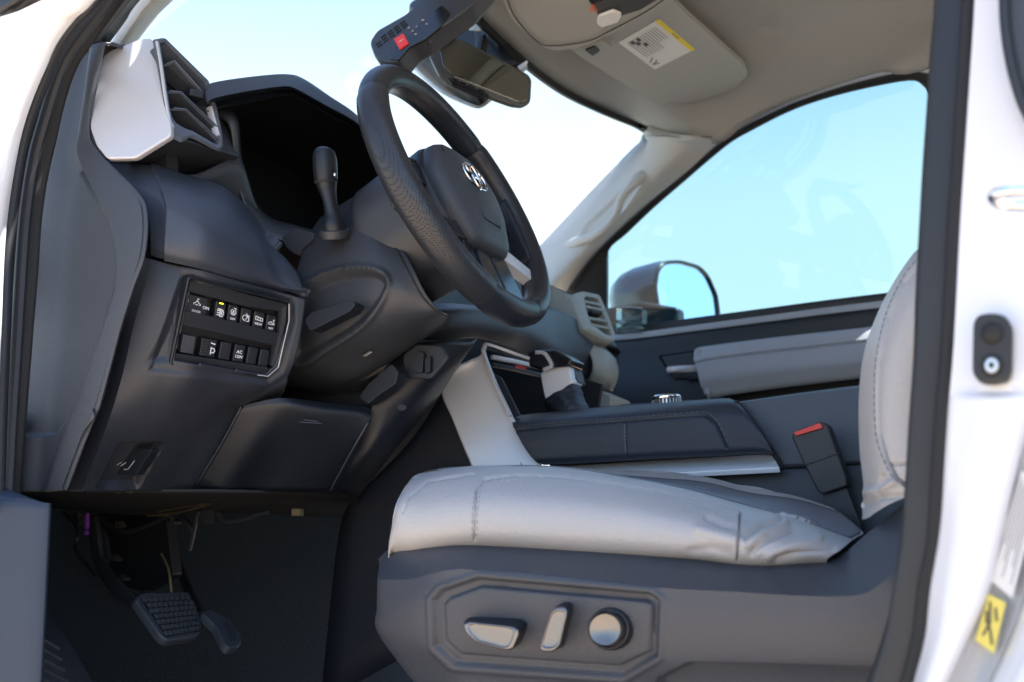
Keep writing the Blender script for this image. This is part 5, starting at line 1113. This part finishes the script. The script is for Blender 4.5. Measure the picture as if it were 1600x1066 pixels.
stitches(drape(cu_, [(770, 753), (850, 746), (950, 758), (1070, 781), (1148, 805)], 5, .0004), cu_, 'stitch_pale', ln=.004, gap=.003, r=.00035, out=0)
# perforated centre insert, laid a few mm proud
nuu = (len(rows[0])-1)*60+1; VV = np.array([v.co[:] for v in cu_.data.vertices])+root_loc(se); GG = VV.reshape(-1, nuu, 3)[int(1.9*14):int(4.72*14), int(3.2*60):-2]
gx, gy = np.gradient(GG, axis=1), np.gradient(GG, axis=0); NN = np.cross(gx, gy); NN /= np.linalg.norm(NN, axis=2)[..., None]+1e-9; NN *= np.sign(NN[..., 2:3])
GG = (GG+NN*.0016)[::3, ::5]; a_, b_ = GG.shape[:2]
link('seat_insert', GG.reshape(-1, 3), [(v*b_+u, v*b_+u+1, (v+1)*b_+u+1, (v+1)*b_+u) for v in range(a_-1) for u in range(b_-1)], 'seat_mesh', se, thick=.0012, face_cam=True, label='perforated grey centre of the cushion')
# seat back
bx_ = [(375, 1447), (400, 1424), (440, 1397), (490, 1371), (550, 1350), (620, 1342), (700, 1343), (760, 1349), (812, 1347)]
rows = []
top_rows = [(300, 1490), (335, 1468)]
for y, x in top_rows+bx_:
    k = max(0, (y-740)/80)
    rows.append([(x+40-k*30, y-4, 1.20), (x+14-k*8, y-2, 1.10), (x, y, 1.04), (x+9, y+1-k*4, 1.005), (x+26, y+2-k*18, .975), (x+52, y+2-k*34, .962), (x+95, y+2-k*50, .965), (x+150, y+2-k*60, .99), (x+190, y-k*60, 1.04)])
sb = [(1470, 375), (1441, 402), (1412, 440), (1388, 495), (1374, 560), (1371, 620), (1374, 680), (1386, 720), (1402, 748), (1430, 768)]
def rl(pp, V): return wr(pp, [(sb, 2.4, -.005), ([(1388, 726), (1430, 724), (1470, 730)], 2.0, -.003), ([(1356, 770), (1380, 765), (1400, 752)], 6, .004), ([(1352, 790), (1375, 778), (1410, 775)], 5, -.0028), ([(1380, 745), (1372, 770)], 4, -.003)])
bk_ = patch('seat_back', rows, 'seat_leather', se, nu=26, nv=24, thick=0, relief=rl, label='light grey leather side of the backrest')
stitches(drape(bk_, [(a-5, b) for a, b in sb], 4, .0004), bk_, 'stitch_thread', ln=.0045, gap=.002, r=.00045, out=0)
# base trim
e0 = [(592, 872), (625, 850), (700, 838), (780, 838), (860, 840), (960, 846), (1050, 853), (1150, 862), (1230, 868), (1290, 872), (1318, 864), (1350, 838), (1385, 808), (1424, 778), (1500, 730)]
e1 = [(594, 880), (626, 858), (700, 845), (780, 844), (860, 847), (960, 853), (1050, 860), (1150, 869), (1230, 876), (1296, 880), (1326, 872), (1358, 846), (1392, 816), (1428, 787), (1505, 738)]
e2 = [(592, 905), (640, 905), (700, 890), (780, 893), (860, 900), (960, 911), (1050, 920), (1150, 925), (1230, 930), (1310, 932), (1352, 926), (1390, 900), (1420, 868), (1450, 840), (1520, 790)]
e3 = [(591, 950), (635, 950), (690, 945), (780, 950), (860, 955), (960, 962), (1050, 970), (1150, 975), (1230, 978), (1310, 980), (1370, 980), (1420, 965), (1450, 940), (1480, 910), (1540, 860)]
e4 = [(592, 988), (640, 1000), (690, 1010), (780, 1015), (860, 1020), (960, 1025), (1050, 1028), (1150, 1030), (1230, 1032), (1310, 1034), (1380, 1034), (1430, 1020), (1460, 1000), (1490, 980), (1550, 940)]
e5 = [(640, 1056), (680, 1062), (720, 1066), (780, 1070), (860, 1072), (960, 1072), (1050, 1074), (1150, 1074), (1230, 1074), (1310, 1076), (1380, 1078), (1430, 1070), (1470, 1060), (1500, 1050), (1560, 1020)]
e6 = [(700, 1130), (720, 1130), (745, 1130), (780, 1130), (860, 1130), (960, 1130), (1050, 1130), (1150, 1130), (1230, 1130), (1310, 1130), (1380, 1130), (1430, 1130), (1480, 1130), (1510, 1130), (1570, 1120)]
Ye = {0: [1.03]*15, 1: [.995]+[.985]*14, 2: [.955, .925]+[.904]*10+[.915, .93, .945], 3: [.955, .922]+[.906]*11+[.92, .94], 4: [.96, .93]+[.916]*11+[.925, .94], 5: [.975, .95]+[.936]*11+[.94, .95], 6: [.99, .97]+[.955]*11+[.96, .97]}
rows = [row([(a+2, b+3) for a, b in e0], [1.25]*15)]+[row(e, Ye[i]) for i, e in enumerate((e0, e1, e2, e3, e4, e5, e6))]
G_ = [pts(r) for r in rows]; rows = [[r[0]+A((-.02, .08, 0)), r[0]+A((-.008, .02, 0))]+list(r) for r in G_]
oR = [(689, 922), (747, 903), (1016, 927), (1030, 938), (1027, 1026), (972, 1059), (708, 1040), (678, 1012), (675, 938)]
iR = [(699, 934), (750, 915), (1009, 938), (1018, 944), (1016, 1022), (966, 1047), (717, 1027), (692, 1004), (689, 944)]
def rl(pp, V):
    so_, si_ = sdf(pp, oR), sdf(pp, iR)
    z = -.0055*sst(so_, -2, 4)+.0030*sst(si_, -3, 4)+.0016*np.exp(-((so_+5)/5)**2)-.002*np.exp(-(si_/3)**2)*(so_ > 4)
    low = sdf(pp, [(1027, 1062), (1077, 1037), (1198, 1040), (1374, 1046), (1500, 1046), (1600, 1300), (1000, 1300)])
    z = z-.010*sst(low, -4, 12)*(1-sst(so_, -20, -4))
    return z
bt_ = patch('base_trim', rows, 'slate_plastic', se, nu=26, nv=26, sv=(3,), thick=0, relief=rl, sharp=70, label='slate plastic side of the seat base')
def knob(name, base, face, Yb, d, inset=.9, mat2='knob_metal', sh=None, lab=None):
    rb_, rf_ = np.array(rpoly(base, 5, 3)), np.array(rpoly(face, 4, 3)); cf = rf_.mean(0)
    an = lambda p: math.atan2(*(p-cf)[::-1]); tb = np.linspace(-math.pi, math.pi, 41)[:-1]
    def cast(poly):   # same count on both outlines: sample by angle about the face centre
        out = []
        for t in tb:
            d = A((math.cos(t), math.sin(t))); best = 0
            for i in range(len(poly)):
                p, q_ = poly[i]-cf, poly[(i+1) % len(poly)]-cf; e = q_-p; den = d[0]*e[1]-d[1]*e[0]
                if abs(den) < 1e-9: continue
                s_ = (p[0]*e[1]-p[1]*e[0])/den; u = (p[0]*d[1]-p[1]*d[0])/den
                if s_ > 0 and -1e-6 <= u <= 1.000001: best = max(best, s_)
            out.append(cf+d*best)
        return out
    hull = [p for p in cast(rf_)]; bb = cast(rb_) ; bb = [p if np.linalg.norm(p-cf) > np.linalg.norm(h-cf) else h+(h-cf)*.02 for p, h in zip(bb, hull)]
    B = np.array([P(p[0], p[1], Yb) for p in bb]); Fp = np.array([P(p[0], p[1], Yb-d/S) for p in hull]); o = A((0, -d, 0)); c_ = Fp.mean(0)
    k = rings(name, [B, B*.6+Fp*.4, Fp], 'black_matte' if 0 else 'dark_plastic', se, bevel=.0012, label=lab)
    rings('knob_cap', [Fp-o*.01, c_+(Fp-c_)*.98+o*.06, c_+(Fp-c_)*.86+o*.10, c_+(Fp-c_)*.80+o*.03, c_+(Fp-c_)*.5+o*.02], mat2, k, bevel=.0006); return k
KB = .915
knob('slide_control', [(724, 970), (734, 961), (818, 964), (829, 973), (812, 1008), (803, 1013), (740, 1000), (728, 988)], [(724, 972), (732, 971), (796, 978), (810, 981), (812, 990), (802, 1014), (792, 1016), (744, 1003), (728, 988)], KB, .024, lab='wide seat slide control')
knob('recline_control', [(858, 1012), (870, 946), (880, 938), (898, 937), (900, 946), (880, 1014)], [(844, 1014), (862, 956), (870, 948), (884, 948), (888, 956), (876, 1008), (866, 1018), (848, 1018)], KB, .024, lab='upright backrest control')
C = [(958+a, 982+b) for a, b in circ(34, 36)]
B = np.array([P(a, b, KB) for a, b in C]); c_ = B.mean(0); o = A((0, -1, 0))
lk = rings('lumbar_control', [B, B+o*.006, c_+(B-c_)*.92+o*.010, c_+(B-c_)*.84+o*.010, c_+(B-c_)*.82+o*.006], 'dark_plastic', se, bevel=.0006, label='round lumbar control')
c2 = c_+A((.0, 0, .0)); sh_ = P(957, 983, KB)-c_
rings('knob_cap', [c_+(B-c_)*.74+o*.005, c_+(B-c_)*.74+o*.014, c_+(B-c_)*.70+o*.0165, c_+(B-c_)*.62+o*.016, c_+(B-c_)*.5+o*.0150, c_+(B-c_)*.25+o*.0135, c_+(B-c_)*.05+o*.013], 'knob_metal', lk, bevel=0, sharp=50)
# seat frame body under the cushion
boxes('seat_frame', [((-.32, 1.14, .88), (.22, 0, 0), (0, .18, 0), (0, 0, .10))], 'black_matte', se)
wbox('seat_rail', -.55, -.05, .93, .97, .67, .80, 'black_matte', se); wbox('seat_rail', -.55, -.05, 1.25, 1.29, .67, .80, 'black_matte', se)

# =================================================================== BUCKLE
bk = thing('seat_belt_buckle', 'black seat belt buckle with a red release bar beside the seat', 'belt buckle', tuple(P(1290, 740, 1.42)))
BY = 1.415
def bplate(name, L, Y, t, mat, r, bev, parent=bk): return plate(name, L, mat, parent, Y, r=r, t=t, bevel=bev, bseg=3)
bplate('buckle_body', [(1236, 682), (1240, 675), (1284, 658), (1293, 664), (1303, 692), (1323, 748), (1324, 760), (1285, 773), (1277, 768), (1253, 720)], BY, .026, 'black_rubber', 5, .004)
plate('release_bar', [(1240, 676), (1280, 661), (1285, 666), (1284, 669), (1244, 681)], 'red_plastic', bk, BY-.004, r=1.5, t=.018, bevel=.0015)
sweep('buckle_seam', [P(1257, 727, BY-.001), P(1280, 719, BY-.001), P(1311, 708, BY-.001)], circ(.0007, 6), 'slate_plastic', bk)
bplate('buckle_stalk', [(1283, 774), (1322, 760), (1345, 820), (1345, 850), (1310, 850)], BY+.01, .014, 'dark_plastic', 3, .003)
plate('belt_slot', [(1248, 672), (1276, 662), (1277, 664), (1249, 674)], 'black_matte', bk, BY-.001, t=.01, bevel=0)
